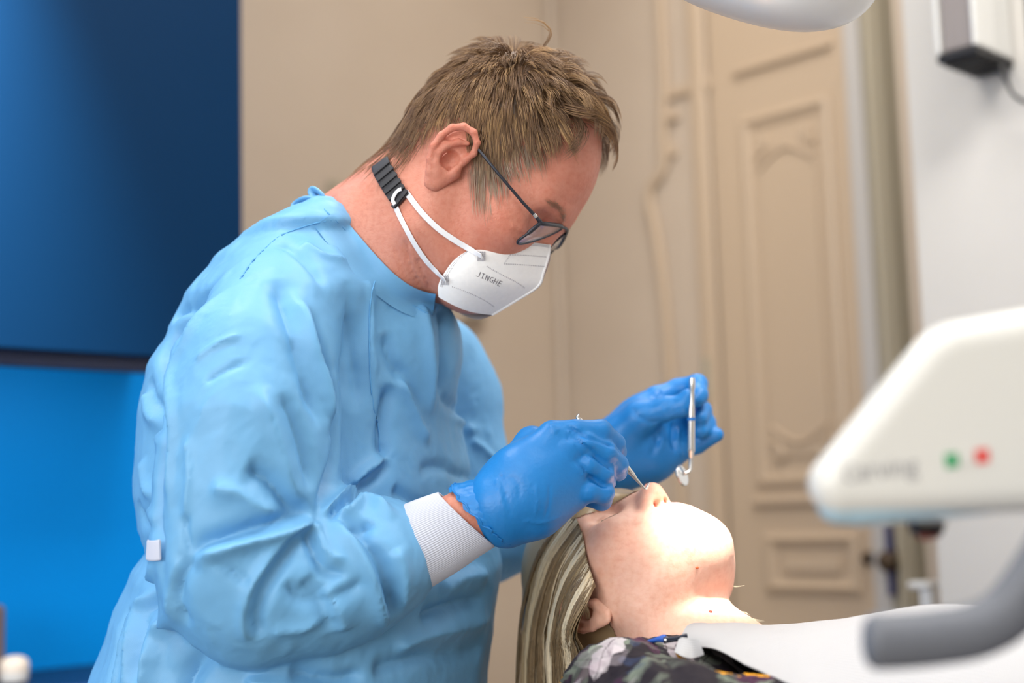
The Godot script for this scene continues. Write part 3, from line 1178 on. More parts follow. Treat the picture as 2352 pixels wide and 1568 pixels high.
func plan_dentist() -> void:
	head_fr = frame(Vector3(-0.042, 0.151, -0.005), Vector3(0.72, -0.67, 0.174), Vector3(0.67, 0.73, 0.0))
	head_field(dh, head_fr, 1.0)
	# neck down into the collar
	dh.cap(V(975, 465, -0.01), V(860, 600, -0.03), 0.056, 0.06, 0.03)
	dh.cap(V(905, 480, -0.015), V(805, 560, -0.03), 0.046, 0.052, 0.03)
	dh.cap(V(860, 600, -0.03), V(760, 720, -0.03), 0.06, 0.07, 0.03)
	dh.cap(V(950, 560, 0.02), V(900, 650, 0.02), 0.018, 0.016, 0.03)
	later(func() -> void: 
		R.dhead = dh.mesh(Vector3(-0.2, -0.01, -0.12), Vector3(0.13, 0.31, 0.11), 0.0025, 1)
		fold(R.dhead, dh, SKIN_FOLDS, 1.0)
		R.dhead.normals())
	later(func() -> void:
		var eo := head_fr * Vector3(0.001, -0.002, 0.0665)
		R.dear = ear_mesh(Transform3D(head_fr.basis * Basis(Vector3.UP, -0.12) * Basis(Vector3.RIGHT, 0.04), eo), 0.98)
		var fo := head_fr * Vector3(0.001, -0.002, -0.0665)
		var mb := head_fr.basis
		var m2 := ear_mesh(Transform3D(Basis(mb.x, mb.y, -mb.z), fo), 1.06, 0.002)
		for i in range(0, m2.ix.size(), 3):
			var k := m2.ix[i]
			m2.ix[i] = m2.ix[i + 1]
			m2.ix[i + 1] = k
		R.dear2 = m2)
	# gown: body as a stack of ellipses whose outline follows the back and the front
	var rw := PackedFloat32Array()
	for r in [[462, 715, 765, 0.02], [480, 672, 785, 0.02], [510, 612, 815, 0.01], [545, 560, 852, -0.025], [600, 500, 925, -0.045], [680, 440, 1003, -0.055], [760, 406, 1030, -0.060000000000000005], [840, 358, 1040, -0.065], [950, 338, 1050, -0.065], [1100, 330, 1080, -0.065], [1190, 340, 1110, -0.060000000000000005], [1250, 360, 1140, -0.055], [1300, 326, 1152, -0.055], [1420, 276, 1132, -0.055], [1568, 228, 1115, -0.055], [1720, 190, 1120, -0.055], [1800, 180, 1125, -0.055]]:
		var k: float = (D0 - r[3]) / F
		var hw: float = (r[2] - r[1]) / 2.0 * k
		var rf := hw / sqrt(cos(YAW) ** 2 + (1.12 * sin(YAW)) ** 2)
		rw.append_array([(784.0 - r[0]) * k, ((r[1] + r[2]) / 2.0 - 1176.0) * k, r[3], rf, rf * 1.12])
	dg.stack(rw, YAW, 0.02)
	# yoke that rises round the neck
	dg.cap(V(740, 655, -0.03), V(890, 800, -0.03), 0.054, 0.07, 0.03)
	# far shoulder and arm
	var S := func(px: float, py: float, w: float, r: float) -> Array: return [V(px, py, w), r * (D0 - w) / F]
	var far := [S.call(930, 740, -0.14, 75), S.call(1010, 830, -0.2, 84), S.call(1052, 920, -0.21, 86), S.call(1060, 1060, -0.21, 90), S.call(1085, 1180, -0.21, 92), S.call(1120, 1240, -0.21, 82), S.call(1220, 1210, -0.2, 66), S.call(1320, 1150, -0.17, 54)]
	for i in far.size() - 1:
		dg.cap(far[i][0], far[i + 1][0], far[i][1], far[i + 1][1], 0.03)
	# near arm
	var near := [S.call(700, 630, 0.035, 95), S.call(648, 725, 0.075, 132), S.call(598, 830, 0.105, 168), S.call(576, 960, 0.115, 190), S.call(568, 1110, 0.118, 197), S.call(562, 1270, 0.122, 200), S.call(600, 1335, 0.122, 186), S.call(720, 1330, 0.118, 160), S.call(826, 1294, 0.116, 150), S.call(890, 1276, 0.116, 118)]
	for i in near.size() - 1:
		dg.cap(near[i][0], near[i + 1][0], near[i][1], near[i + 1][1], 0.02, 0, 1)
	dg.group_k = Vector2(0.06, 0.004)
	dg.group_y = Vector2(V(0, 640, 0.1).y, V(0, 800, 0.1).y)
	later(func() -> void:
		R.gown = dg.mesh(Vector3(-0.43, -0.42, -0.34), Vector3(0.12, 0.14, 0.25), 0.0034, 1)
		fold(R.gown, dg, GOWN_FOLDS, 1.75)
		crumple(R.gown, 5, 0.0018, 8.0, 0.0005, 24.0)
		R.gown.normals())
	plan_hands()
	plan_mask()
	later(func() -> void: R.hair = dentist_hair())

# folds of the gown: kind (1 ridge, -1 valley, 2 lip with its low side to the right of the line), width and height in mm, then the line
const GOWN_FOLDS := [
	[-1, 9, 12, [708, 700], [738, 790], [762, 880], [774, 960], [770, 1050], [752, 1120], [730, 1182]],
	[1, 8, 5, [690, 690], [722, 790], [745, 880], [755, 960]],
	[-1, 14, 7, [628, 640], [655, 700], [685, 800], [715, 900], [740, 990]],
	[1, 9, 4, [660, 655], [700, 740], [735, 840], [755, 930], [762, 1010]],
	[1, 9, 4, [585, 880], [622, 960], [648, 1040], [668, 1110], [700, 1165]],
	[-1, 10, 5, [640, 900], [680, 980], [705, 1060], [715, 1130]],
	[-1, 5, 4, [742, 905], [758, 950], [764, 1010]],
	[2, 8, 9, [722, 1180], [690, 1192], [640, 1212], [580, 1228], [520, 1246], [470, 1262], [440, 1292]],
	[-1, 12, 8, [560, 1078], [600, 1092], [640, 1125], [680, 1168], [715, 1185]],
	[1, 5, 5, [600, 1225], [650, 1195], [690, 1165], [712, 1172]],
	[-1, 5, 6, [560, 1222], [620, 1205], [670, 1186], [705, 1180]],
	[1, 10, 4, [480, 1120], [540, 1130], [600, 1165], [650, 1190]],
	[2, 7, 5, [585, 1470], [572, 1420], [590, 1350], [630, 1285], [690, 1205]],
	[-1, 7, 5, [600, 1460], [592, 1420], [606, 1365], [650, 1295], [700, 1220]],
	[1, 6, 3.5, [725, 1195], [735, 1235], [760, 1275], [795, 1290]],
	[-1, 7, 5, [705, 1205], [715, 1260], [745, 1310], [800, 1320]],
	[2, 8, 7, [892, 1436], [882, 1370], [858, 1300], [820, 1235], [768, 1186]],
	[-1, 8, 4, [905, 1420], [895, 1340], [880, 1290], [850, 1250]],
	[1, 8, 6, [760, 1178], [800, 1175], [835, 1150], [875, 1165], [900, 1200]],
	[-1, 8, 6, [850, 1195], [825, 1220], [800, 1205]],
	[1, 8, 3.5, [905, 1260], [925, 1300], [930, 1350], [915, 1410]],
	[-1, 3.5, 3, [470, 1272], [515, 1300], [560, 1332], [590, 1350]],
	[-1, 12, 5, [450, 1280], [415, 1330], [412, 1390], [440, 1440]],
	[1, 10, 4, [425, 1290], [395, 1350], [400, 1420]],
	[1, 12, 4, [740, 1350], [780, 1400], [790, 1450]],
	[-1, 12, 4, [690, 1330], [740, 1390], [760, 1450]],
	[-1, 9, 4, [650, 1330], [700, 1380], [800, 1360], [840, 1320]],
	[1, 8, 3, [620, 1450], [700, 1440], [780, 1400]],
	[-1, 4, 3, [425, 1180], [430, 1240], [440, 1290]],
	[1, 5, 2.5, [430, 1000], [435, 1100], [425, 1200]],
	[-1, 4, 2, [470, 880], [520, 850], [570, 830]],
	[1, 4, 2, [450, 830], [500, 790], [560, 770]],
	# body
	[-1, 10, 8, [898, 880], [885, 950], [880, 1010], [888, 1060]],
	[1, 9, 5, [915, 855], [942, 930], [962, 985], [980, 1020]],
	[-1, 9, 5, [880, 760], [900, 830], [935, 880], [965, 950]],
	[1, 8, 3, [840, 640], [850, 720], [852, 800], [858, 900]],
	[-1, 10, 4, [790, 640], [800, 740], [815, 850], [822, 950]],
	[2, 7, 7, [740, 1192], [790, 1145], [845, 1090], [896, 1048]],
	[-1, 12, 6, [1012, 690], [1022, 760], [1022, 850], [1010, 930]],
	[1, 10, 4, [960, 690], [985, 780], [990, 880], [985, 960]],
	[-1, 8, 4, [1015, 910], [1040, 935], [1080, 950]],
	[1, 8, 4, [1030, 960], [1080, 985], [1130, 1000]],
	[-1, 8, 4, [960, 1080], [1010, 1070], [1060, 1090], [1100, 1110]],
	[1, 6, 3, [1080, 1010], [1110, 1030], [1140, 1060]],
	[-1, 8, 4, [900, 1120], [950, 1150], [1010, 1150]],
	# shoulder and back
	[1, 9, 3, [690, 560], [740, 590], [800, 600]],
	[-1, 7, 3, [640, 560], [700, 600], [740, 660]],
	[-1, 6, 3, [770, 540], [800, 590], [830, 640]],
	[-1, 8, 6, [400, 735], [418, 712], [440, 712], [462, 730]],
	[-1, 9, 9, [520, 628], [470, 685], [404, 765], [374, 850], [370, 960], [362, 1090], [360, 1200], [368, 1260], [384, 1350]],
	[1, 9, 4, [540, 650], [440, 760], [400, 850], [396, 960], [390, 1080], [392, 1200]],
	[1, 9, 4, [328, 850], [338, 900], [350, 960], [365, 1020]],
	[-1, 8, 5, [345, 870], [362, 930], [372, 1000]],
	[1, 8, 4, [330, 1050], [345, 1130], [362, 1200]],
	[-1, 8, 4, [318, 1150], [335, 1195], [362, 1215]],
	# skirt below the tie
	[1, 9, 5, [355, 1300], [330, 1380], [300, 1470], [280, 1600]],
	[-1, 9, 5, [368, 1310], [352, 1390], [325, 1470], [300, 1600]],
	[1, 14, 9, [430, 1370], [380, 1440], [350, 1520], [330, 1620]],
	[-1, 14, 8, [470, 1500], [440, 1540], [420, 1600]],
	[1, 6, 3, [310, 1400], [280, 1480], [255, 1600]],
	[-1, 6, 3, [298, 1390], [268, 1470], [245, 1600]],
	[-1, 10, 6, [960, 1420], [1040, 1390], [1110, 1370]],
	[1, 12, 6, [900, 1490], [1000, 1450], [1120, 1420]],
	[-1, 12, 6, [850, 1540], [960, 1510], [1110, 1480]],
	[1, 10, 5, [1010, 1360], [1060, 1330], [1120, 1320]],
	[-1, 10, 6, [660, 1540], [760, 1560], [840, 1545]],
	[1, 10, 6, [560, 1560], [660, 1580], [760, 1600]],
]

func fold(m: Buf, f: Field, lines: Array, gain: float) -> void:
	for l in lines:
		var pts := PackedVector3Array()
		for i in range(3, l.size()):
			var p := f.surf(l[i][0], l[i][1])
			if not is_nan(p.x):
				pts.append(p)
		if pts.size() < 2:
			continue
		# round the line off
		var c := PackedVector3Array()
		for i in pts.size() - 1:
			var p0 := pts[maxi(i - 1, 0)]
			var p3 := pts[mini(i + 2, pts.size() - 1)]
			for j in 5:
				c.append(pts[i].cubic_interpolate(pts[i + 1], p0, p3, j / 5.0))
		c.append(pts[-1])
		var lo := c[0]
		var hi := c[0]
		for p in c:
			lo = lo.min(p)
			hi = hi.max(p)
		var w: float = l[1] * 0.001
		var amp: float = l[2] * 0.001 * gain
		var kind: int = l[0]
		var reach := w * 2.6
		lo -= Vector3.ONE * reach
		hi += Vector3.ONE * reach
		var n := c.size() - 1
		for i in m.v.size():
			var p := m.v[i]
			if p.x < lo.x or p.y < lo.y or p.z < lo.z or p.x > hi.x or p.y > hi.y or p.z > hi.z:
				continue
			var best := 1e9
			var along := 0.0
			var side := 0.0
			for j in n:
				var ba := c[j + 1] - c[j]
				var pa := p - c[j]
				var h := clampf(pa.dot(ba) / ba.length_squared(), 0.0, 1.0)
				var dv := pa - ba * h
				var d := dv.length_squared()
				if d < best:
					best = d
					along = (j + h) / n
					side = ba.cross(dv).dot(m.n[i])
			best = sqrt(best)
			if best > reach:
				continue
			var ends := smoothstep(0.0, 0.18, along) * (1.0 - smoothstep(0.75, 1.0, along) * 0.9)
			var x := best / w
			var g := lerpf(exp(-x * x * 1.6), exp(-x * 2.0), 0.6)
			if kind == 2:
				g = tanh(signf(side) * best / 0.004) * exp(-x * x * 0.7)
				m.v[i] += m.n[i] * amp * g * ends
			else:
				m.v[i] += m.n[i] * amp * g * ends * kind

func crumple(m: Buf, seed_: int, amp: float, freq: float, amp2: float, freq2: float) -> void:
	var a := FastNoiseLite.new()
	a.seed = seed_
	a.frequency = freq
	a.noise_type = FastNoiseLite.TYPE_SIMPLEX
	a.fractal_type = FastNoiseLite.FRACTAL_RIDGED
	a.fractal_octaves = 2
	a.domain_warp_enabled = true
	a.domain_warp_frequency = freq
	a.domain_warp_amplitude = 0.04
	var b := FastNoiseLite.new()
	b.seed = seed_ + 1
	b.frequency = freq2
	b.fractal_type = FastNoiseLite.FRACTAL_RIDGED
	b.fractal_octaves = 2
	for i in m.v.size():
		var p := m.v[i]
		m.v[i] += m.n[i] * (a.get_noise_3d(p.x, p.y * 0.7, p.z) * amp + b.get_noise_3d(p.x, p.y, p.z) * amp2)

func plan_hands() -> void:
	# right hand, its back to the lens, closed round the probe
	var f := hand_r
	f.chain([V(1150, 1162, 0.118), V(1172, 1150, 0.118)], [0.0265, 0.0265], 0.012)
	f.chain([V(1140, 1128, 0.118), V(1190, 1075, 0.118), V(1268, 1000, 0.112)], [0.0185, 0.018, 0.0125], 0.016)
	f.chain([V(1150, 1160, 0.12), V(1220, 1110, 0.122), V(1302, 1040, 0.116)], [0.021, 0.018, 0.0115], 0.016)
	f.chain([V(1155, 1182, 0.118), V(1230, 1145, 0.12), V(1318, 1090, 0.114)], [0.021, 0.018, 0.0115], 0.016)
	f.chain([V(1168, 1203, 0.11), V(1235, 1180, 0.112), V(1322, 1140, 0.108)], [0.019, 0.0175, 0.0118], 0.016)
	f.chain([V(1180, 1120, 0.1), V(1250, 1110, 0.095), V(1310, 1100, 0.09)], [0.024, 0.024, 0.018], 0.02)
	# fingers
	f.chain([V(1268, 996, 0.112), V(1322, 989, 0.113), V(1380, 989, 0.105), V(1414, 1018, 0.089), V(1421, 1038, 0.07)], [0.0118, 0.0098, 0.0098, 0.0086, 0.0078], 0.003)
	f.chain([V(1300, 1028, 0.116), V(1345, 1016, 0.117), V(1392, 1037, 0.11), V(1420, 1066, 0.095), V(1421, 1085, 0.079)], [0.0115, 0.0094, 0.0096, 0.0088, 0.008], 0.003)
	f.chain([V(1316, 1076, 0.115), V(1352, 1066, 0.116), V(1386, 1084, 0.109), V(1391, 1106, 0.091), V(1372, 1110, 0.077)], [0.0112, 0.0094, 0.0094, 0.0088, 0.008], 0.003)
	f.chain([V(1322, 1128, 0.109), V(1352, 1126, 0.112), V(1386, 1131, 0.106), V(1382, 1149, 0.089), V(1356, 1145, 0.077)], [0.0112, 0.0102, 0.0096, 0.009, 0.008], 0.003)
	# thumb behind, against the probe
	f.chain([V(1160, 1105, 0.11), V(1222, 1018, 0.09), V(1300, 1020, 0.066), V(1370, 1046, 0.06), V(1408, 1072, 0.062)], [0.02, 0.0135, 0.0115, 0.01, 0.0082], 0.01)
	later(func() -> void:
		R.hand_r = hand_r.mesh(Vector3(-0.05, -0.2, 0.03), Vector3(0.12, -0.06, 0.16), 0.0019, 1)
		fold(R.hand_r, hand_r, GLOVE_FOLDS_R, 1.8)
		R.hand_r.normals())
	# left hand, palm to the lens, thumb and finger on the mirror handle
	f = hand_l
	f.chain([V(1385, 1075, -0.125), V(1405, 1052, -0.115), V(1440, 1020, -0.115)], [0.026, 0.025, 0.024], 0.015)
	f.chain([V(1420, 1000, -0.118), V(1470, 960, -0.12), V(1510, 915, -0.122)], [0.022, 0.02, 0.0135], 0.018)
	f.chain([V(1425, 1035, -0.12), V(1490, 1005, -0.125), V(1548, 960, -0.13)], [0.024, 0.02, 0.0125], 0.018)
	f.chain([V(1430, 1060, -0.12), V(1500, 1035, -0.125), V(1560, 1000, -0.128)], [0.024, 0.02, 0.0125], 0.018)
	f.chain([V(1425, 1075, -0.115), V(1495, 1060, -0.115), V(1560, 1030, -0.118)], [0.019, 0.017, 0.0125], 0.018)
	# index over the top, middle, ring, little finger
	f.chain([V(1510, 915, -0.122), V(1556, 893, -0.128), V(1602, 882, -0.118), V(1605, 908, -0.1), V(1600, 918, -0.095)], [0.0125, 0.0105, 0.0102, 0.0092, 0.0082], 0.0045)
	f.chain([V(1548, 960, -0.13), V(1590, 945, -0.134), V(1614, 942, -0.118), V(1608, 960, -0.1)], [0.0118, 0.0102, 0.0092, 0.0078], 0.0045)
	f.chain([V(1560, 1000, -0.128), V(1600, 985, -0.132), V(1624, 972, -0.118), V(1610, 990, -0.102)], [0.0118, 0.0102, 0.009, 0.0078], 0.0045)
	f.chain([V(1560, 1030, -0.118), V(1600, 1020, -0.12), V(1646, 998, -0.11)], [0.0118, 0.0098, 0.0076], 0.0045)
	# thumb
	f.chain([V(1425, 1000, -0.105), V(1470, 958, -0.095), V(1530, 938, -0.085), V(1570, 932, -0.08), V(1580, 910, -0.078)], [0.021, 0.0165, 0.0115, 0.0098, 0.008], 0.008)
	later(func() -> void:
		R.hand_l = hand_l.mesh(Vector3(0.06, -0.2, -0.18), Vector3(0.24, -0.02, -0.04), 0.0021, 1)
		fold(R.hand_l, hand_l, GLOVE_FOLDS_L, 1.5)
		R.hand_l.normals())

const SKIN_FOLDS := [
	[-1, 3, 3.2, [928, 548], [936, 590], [952, 632], [975, 668]],
	[1, 4, 2, [938, 556], [948, 600], [966, 640], [985, 670]],
	[-1, 3, 2.4, [958, 590], [966, 620], [978, 648], [988, 668]],
	[-1, 2.5, 1.4, [905, 560], [918, 600], [940, 640], [962, 666]],
	[-1, 2.2, 1.0, [1165, 470], [1180, 488], [1196, 500]],
	[-1, 2.2, 1.0, [1168, 500], [1185, 508], [1200, 512]],
	[-1, 2.4, 1.2, [1176, 528], [1196, 540], [1220, 545]],
	[1, 3, 1.0, [1172, 515], [1192, 526], [1215, 532]],
	[-1, 2.4, 0.8, [1290, 420], [1320, 436], [1345, 440]],
	[-1, 2.4, 0.8, [1280, 450], [1310, 466], [1335, 472]],
	[-1, 3, 1.2, [1040, 560], [1060, 575], [1078, 580]],
]
const GLOVE_FOLDS_R := [
	[-1, 2.4, 2.0, [1300, 975], [1325, 992], [1360, 1006], [1400, 1020], [1428, 1042]],
	[-1, 2.4, 2.0, [1305, 992], [1345, 1026], [1370, 1050], [1400, 1072], [1414, 1090]],
	[-1, 2.4, 2.0, [1318, 1048], [1340, 1076], [1358, 1096], [1382, 1113], [1404, 1117]],
	[1, 1.8, 0.8, [1300, 985], [1335, 1012], [1370, 1030]],
	[1, 1.8, 0.8, [1310, 1010], [1340, 1042], [1362, 1062]],
	[-1, 1.6, 0.8, [1298, 1000], [1325, 1030], [1350, 1056]],
	[1, 1.8, 0.8, [1322, 1064], [1340, 1090], [1356, 1106]],
	[1, 2, 0.8, [1340, 1160], [1352, 1175], [1348, 1190]],
	[-1, 2, 1, [1330, 1172], [1338, 1185], [1330, 1200]],
	[-1, 1.8, 0.8, [1352, 1156], [1360, 1168], [1356, 1180]],
	[1, 2, 0.8, [1140, 1095], [1150, 1140], [1165, 1190]],
	[-1, 2, 0.8, [1150, 1085], [1160, 1130], [1175, 1185]],
	[1, 1.8, 0.5, [1230, 1110], [1235, 1150], [1228, 1190]],
	[-1, 1.8, 0.5, [1262, 1110], [1262, 1150], [1252, 1190]],
	[1, 2, 0.6, [1200, 1195], [1240, 1200], [1290, 1185]],
	[-1, 2, 0.6, [1170, 1090], [1190, 1110], [1195, 1150]],
	[1, 3, 0.9, [1262, 975], [1272, 985], [1280, 995]],
]
const GLOVE_FOLDS_L := [
	[-1, 4, 2.2, [1524, 968], [1510, 1010], [1494, 1048]],
	[1, 4, 1.8, [1532, 970], [1522, 1010], [1512, 1040]],
	[-1, 4, 2.2, [1548, 968], [1545, 1010], [1552, 1040]],
	[1, 3, 1.5, [1560, 980], [1556, 1020], [1568, 1050]],
	[-1, 3, 1.4, [1450, 935], [1465, 955], [1500, 970], [1520, 965]],
	[-1, 2, 1, [1535, 920], [1540, 935], [1548, 950]],
	[-1, 2, 1, [1545, 918], [1551, 932], [1558, 945]],
	[-1, 2, 1, [1522, 922], [1530, 940], [1538, 955]],
	[-1, 3, 1.4, [1510, 895], [1518, 905], [1520, 915]],
]

var skin_noise := make_skin_noise()

func make_skin_noise() -> FastNoiseLite:
	var n := FastNoiseLite.new()
	n.seed = 23
	n.frequency = 55.0
	n.fractal_octaves = 4
	return n

func skin_color(b: Buf, fr: Transform3D, redder: Array, mottle := 0.5) -> void:
	b.c.resize(b.v.size())
	var inv := fr.affine_inverse()
	for i in b.v.size():
		var q := inv * b.v[i]
		var red := 0.0
		for e in redder:
			red = maxf(red, e[2] * (1.0 - smoothstep(0.0, e[1], q.distance_to(e[0]))))
		var p := b.v[i]
		var mott := clampf(0.5 + 0.9 * skin_noise.get_noise_3d(p.x, p.y, p.z), 0.0, 1.0)
		b.c[i] = Color(1.0, 1.0, 1.0).lerp(Color(0.92, 0.80, 0.76), mott * mottle).lerp(Color(0.97, 0.70, 0.64), red * (0.6 + 0.6 * mott))

# a strand of hair: a thin three-sided tapering tube
static func strand(b: Buf, pts: PackedVector3Array, r: float, c0: Color, c1: Color) -> void:
	var n := pts.size()
	var s := b.v.size()
	var prev := Vector3(0.3, 0.2, 0.93)
	for i in n:
		var t := (pts[mini(i + 1, n - 1)] - pts[maxi(i - 1, 0)]).normalized()
		var x := (prev - t * prev.dot(t)).normalized()
		var y := t.cross(x)
		prev = x
		var f := float(i) / (n - 1)
		var rr := r * (1.0 - 0.85 * f * f)
		var col := c0.lerp(c1, f)
		for j in 3:
			var d := x * cos(TAU * j / 3.0) + y * sin(TAU * j / 3.0)
			b.v.append(pts[i] + d * rr)
			b.n.append(d)
			b.c.append(col)
	for i in n - 1:
		for j in 3:
			var a := s + i * 3 + j
			var e := s + i * 3 + (j + 1) % 3
			b.quad(a, e, e + 3, a + 3)

var hair_edge := PackedVector2Array()

func hair_path(q: Vector3, d: Vector3, l: Array, whorl: Vector3, mid: Vector3, len_f: float) -> PackedVector3Array:
	var inv := head_fr.affine_inverse()
	var messy: float = l[1]
	var temple := smoothstep(0.015, 0.045, q.x) * (1.0 - smoothstep(0.05, 0.075, q.y))
	var topness := smoothstep(0.055, 0.12, q.y)
	var jit: Vector3 = l[2]
	var curl: Vector3 = l[3]
	var away := (q - whorl).normalized() + Vector3(0.6 * smoothstep(-0.01, 0.05, q.x), lerpf(-0.25, 0.0, messy), 0.0)
	var dir := head_fr.basis * (away + jit)
	var length: float = lerpf(lerpf(0.024, 0.058, messy), 0.015, temple) * len_f * float(l[6])
	var lift: float = lerpf(lerpf(0.004, 0.022, maxf(messy, topness * 0.75)), 0.0015, temple) * float(l[4])
	var p := head_fr * q
	var nrm := (head_fr.basis * (d / Vector3(0.0077, 0.0074, 0.0056)).normalized()).normalized()
	var pts := PackedVector3Array()
	var n := 8
	for i in n:
		var f := float(i) / (n - 1)
		var dist := dh.eval(p, dh.all)
		var want := lift * (1.0 - (1.0 - f) * (1.0 - f)) + 0.005 * sin(f * PI) * messy
		p += nrm * (want - dist) if i > 0 else -nrm * (dist + 0.001)
		pts.append(p)
		var ql := inv * p - mid
		nrm = (head_fr.basis * (ql / Vector3(0.0077, 0.0074, 0.0056)).normalized()).normalized()
		var t := (dir - nrm * dir.dot(nrm)).normalized()
		dir = (t + curl * 0.3 + Vector3(0.03, lerpf(-0.12, -0.03, messy), 0)).normalized()
		p += dir * length / (n - 1)
	return pts

func dentist_hair() -> Buf:
	var out := Buf.new()
	var rng := RandomNumberGenerator.new()
	rng.seed = 77
	var inv := head_fr.affine_inverse()
	# region of the scalp in side view
	var edge := hair_edge
	for p in [[893, 400], [925, 415], [948, 385], [968, 340], [985, 300], [1030, 272], [1075, 290], [1094, 330], [1088, 380], [1100, 425], [1118, 448], [1140, 425], [1165, 402], [1212, 388], [1246, 338], [1282, 288], [1325, 258], [1410, 262], [1550, 150], [1450, -80], [900, -80], [780, 250]]:
		var q := inv * V(p[0], p[1], 0.055)
		edge.append(Vector2(q.x, q.y))
	hair_edge = edge
	var whorl := inv * V(1180, 118, 0.02)
	var mid := Vector3(0.004 * 0.885, 0.055, 0.0)
	var noise := FastNoiseLite.new()
	noise.frequency = 28.0
	noise.seed = 9
	# locks: every strand joins the nearest one and runs together with it toward the tip
	var locks := []
	var whorl_n := whorl
	while locks.size() < 420:
		var d := Vector3(rng.randfn(), rng.randfn(), rng.randfn() + 0.35).normalized()
		var q := mid + d * Vector3(0.088, 0.086, 0.075)
		if d.z < -0.8 or not Geometry2D.is_point_in_polygon(Vector2(q.x, q.y), edge):
			continue
		var messy := smoothstep(0.0, 0.07, q.x) * smoothstep(0.05, 0.11, q.y)
		var j := Vector3(rng.randfn(), rng.randfn(), rng.randfn())
		locks.append([q, messy, j * (0.12 + 0.62 * messy), Vector3(rng.randfn(), rng.randfn(), rng.randfn()) * 0.9 * messy, rng.randf_range(0.35, 1.3), rng.randf(), rng.randf_range(0.8, 1.2)])
	for l in locks:
		l.append(hair_path(l[0], l[0] - mid, l, whorl, mid, 1.0))
	var made := 0
	for tries in 110000:
		if made >= 15000:
			break
		var d := Vector3(rng.randfn(), rng.randfn(), rng.randfn() + 0.35).normalized()
		if d.z < -0.8 or d.y < -0.75:
			continue
		var q := mid + d * Vector3(0.088, 0.086, 0.075)
		if not Geometry2D.is_point_in_polygon(Vector2(q.x + rng.randfn() * 0.0035, q.y + rng.randfn() * 0.0035), edge):
			continue
		var temple := smoothstep(0.015, 0.045, q.x) * (1.0 - smoothstep(0.05, 0.075, q.y))
		var burn := smoothstep(-0.015, 0.005, q.x) * (1.0 - smoothstep(-0.005, 0.035, q.y))
		if rng.randf() < maxf(temple * 0.55, burn * 0.72):
			continue
		made += 1
		var best := 1e9
		var l: Array = locks[0]
		for o in locks:
			var dd: float = q.distance_squared_to(o[0])
			if dd < best:
				best = dd
				l = o
		var pts := hair_path(q, d, l, whorl, mid, rng.randf_range(0.7, 1.1))
		var lp: PackedVector3Array = l[7]
		var join: float = 0.25 + 0.5 * float(l[1])
		for i in pts.size():
			var f := float(i) / (pts.size() - 1)
			pts[i] = pts[i].lerp(lp[i] + (pts[0] - lp[0]) * 0.25, join * f * f)
		# colours: brown below, fairer on the crown and front, grey at the temple
		var brown := Color(0.385, 0.28, 0.205)
		var fair := Color(0.86, 0.70, 0.49)
		var grey := Color(0.75, 0.69, 0.635)
		var mixf: float = clampf(rng.randf() * 0.65 + (l[5] - 0.5) * 0.35 + 0.2, 0.0, 1.0)
		var col := brown.lerp(fair, mixf * mixf)
		col = col.lerp(grey, clampf(temple * 1.2 + smoothstep(-0.012, 0.012, q.x) * (1.0 - smoothstep(0.0, 0.05, q.y)) + rng.randf() * 0.18, 0.0, 0.95) * (0.5 + 0.5 * rng.randf()))
		strand(out, pts, rng.randf_range(0.00016, 0.00034), col.srgb_to_linear(), col.srgb_to_linear())
	# the stray lock on the crown
	for k in 7:
		var pts := PackedVector3Array()
		var j := Vector3(rng.randfn(), rng.randfn(), rng.randfn()) * 0.0008
		for s in [[1245, 112], [1258, 95], [1265, 80], [1262, 66], [1250, 54], [1232, 46], [1206, 44]]:
			pts.append(V(s[0], s[1], 0.02) + j * (1.0 + pts.size() * 0.25))
		strand(out, pts, 0.0004, Color(0.4, 0.29, 0.2).srgb_to_linear(), Color(0.75, 0.58, 0.36).srgb_to_linear())
	return out

# ------------- mask
var mask_uv := {}
var cheek_line := PackedVector3Array()
var ridge_line := PackedVector3Array()

func bend(pts: PackedVector3Array, f: float) -> Vector3:
	var x := clampf(f, 0.0, 1.0) * (pts.size() - 1)
	var i := mini(int(x), pts.size() - 2)
	return pts[i].cubic_interpolate(pts[i + 1], pts[maxi(i - 1, 0)], pts[mini(i + 2, pts.size() - 1)], x - i)

func plan_mask() -> void:
	for p in [[1078, 571, 0.058], [1042, 598, 0.062], [1016, 634, 0.06], [1006, 658, 0.056], [1007, 682, 0.05]]:
		cheek_line.append(V(p[0], p[1], p[2]))
	for p in [[1262, 562, 0.02], [1259, 590, 0.022], [1248, 625, 0.022], [1235, 657, 0.02], [1185, 690, 0.018], [1130, 723, 0.014]]:
		ridge_line.append(V(p[0], p[1], p[2]))

# a point of the mask's near half: u from the cheek to the ridge, v from the top to the bottom edge
func mask_pt(u: float, v: float, lift := 0.0) -> Vector3:
	var a := bend(cheek_line, v)
	var b := bend(ridge_line, v)
	var p := a.lerp(b, u)
	var puff := sin(PI * pow(u, 0.8)) * (0.010 + 0.006 * sin(PI * v))
	p += Vector3(0.0, 0.0, 1.0) * (puff + lift)
	p.y += sin(PI * u) * (0.004 * (1.0 - v) - 0.004 * v)
	return p

func mask_find(px: float, py: float) -> Vector2:
	var best := 1e9
	var at := Vector2.ZERO
	var step := 0.05
	var lo := Vector2.ZERO
	var hi := Vector2.ONE
	for r in 3:
		var n := 20
		var c := at
		for i in n + 1:
			for j in n + 1:
				var q := Vector2(lerpf(lo.x, hi.x, float(i) / n), lerpf(lo.y, hi.y, float(j) / n))
				var p := mask_pt(q.x, q.y)
				var k := F / (D0 - p.z)
				var d := Vector2(1176.0 + p.x * k - px, 784.0 - p.y * k - py).length_squared()
				if d < best:
					best = d
					c = q
		at = c
		lo = at - Vector2.ONE * step
		hi = at + Vector2.ONE * step
		step *= 0.12
	return at

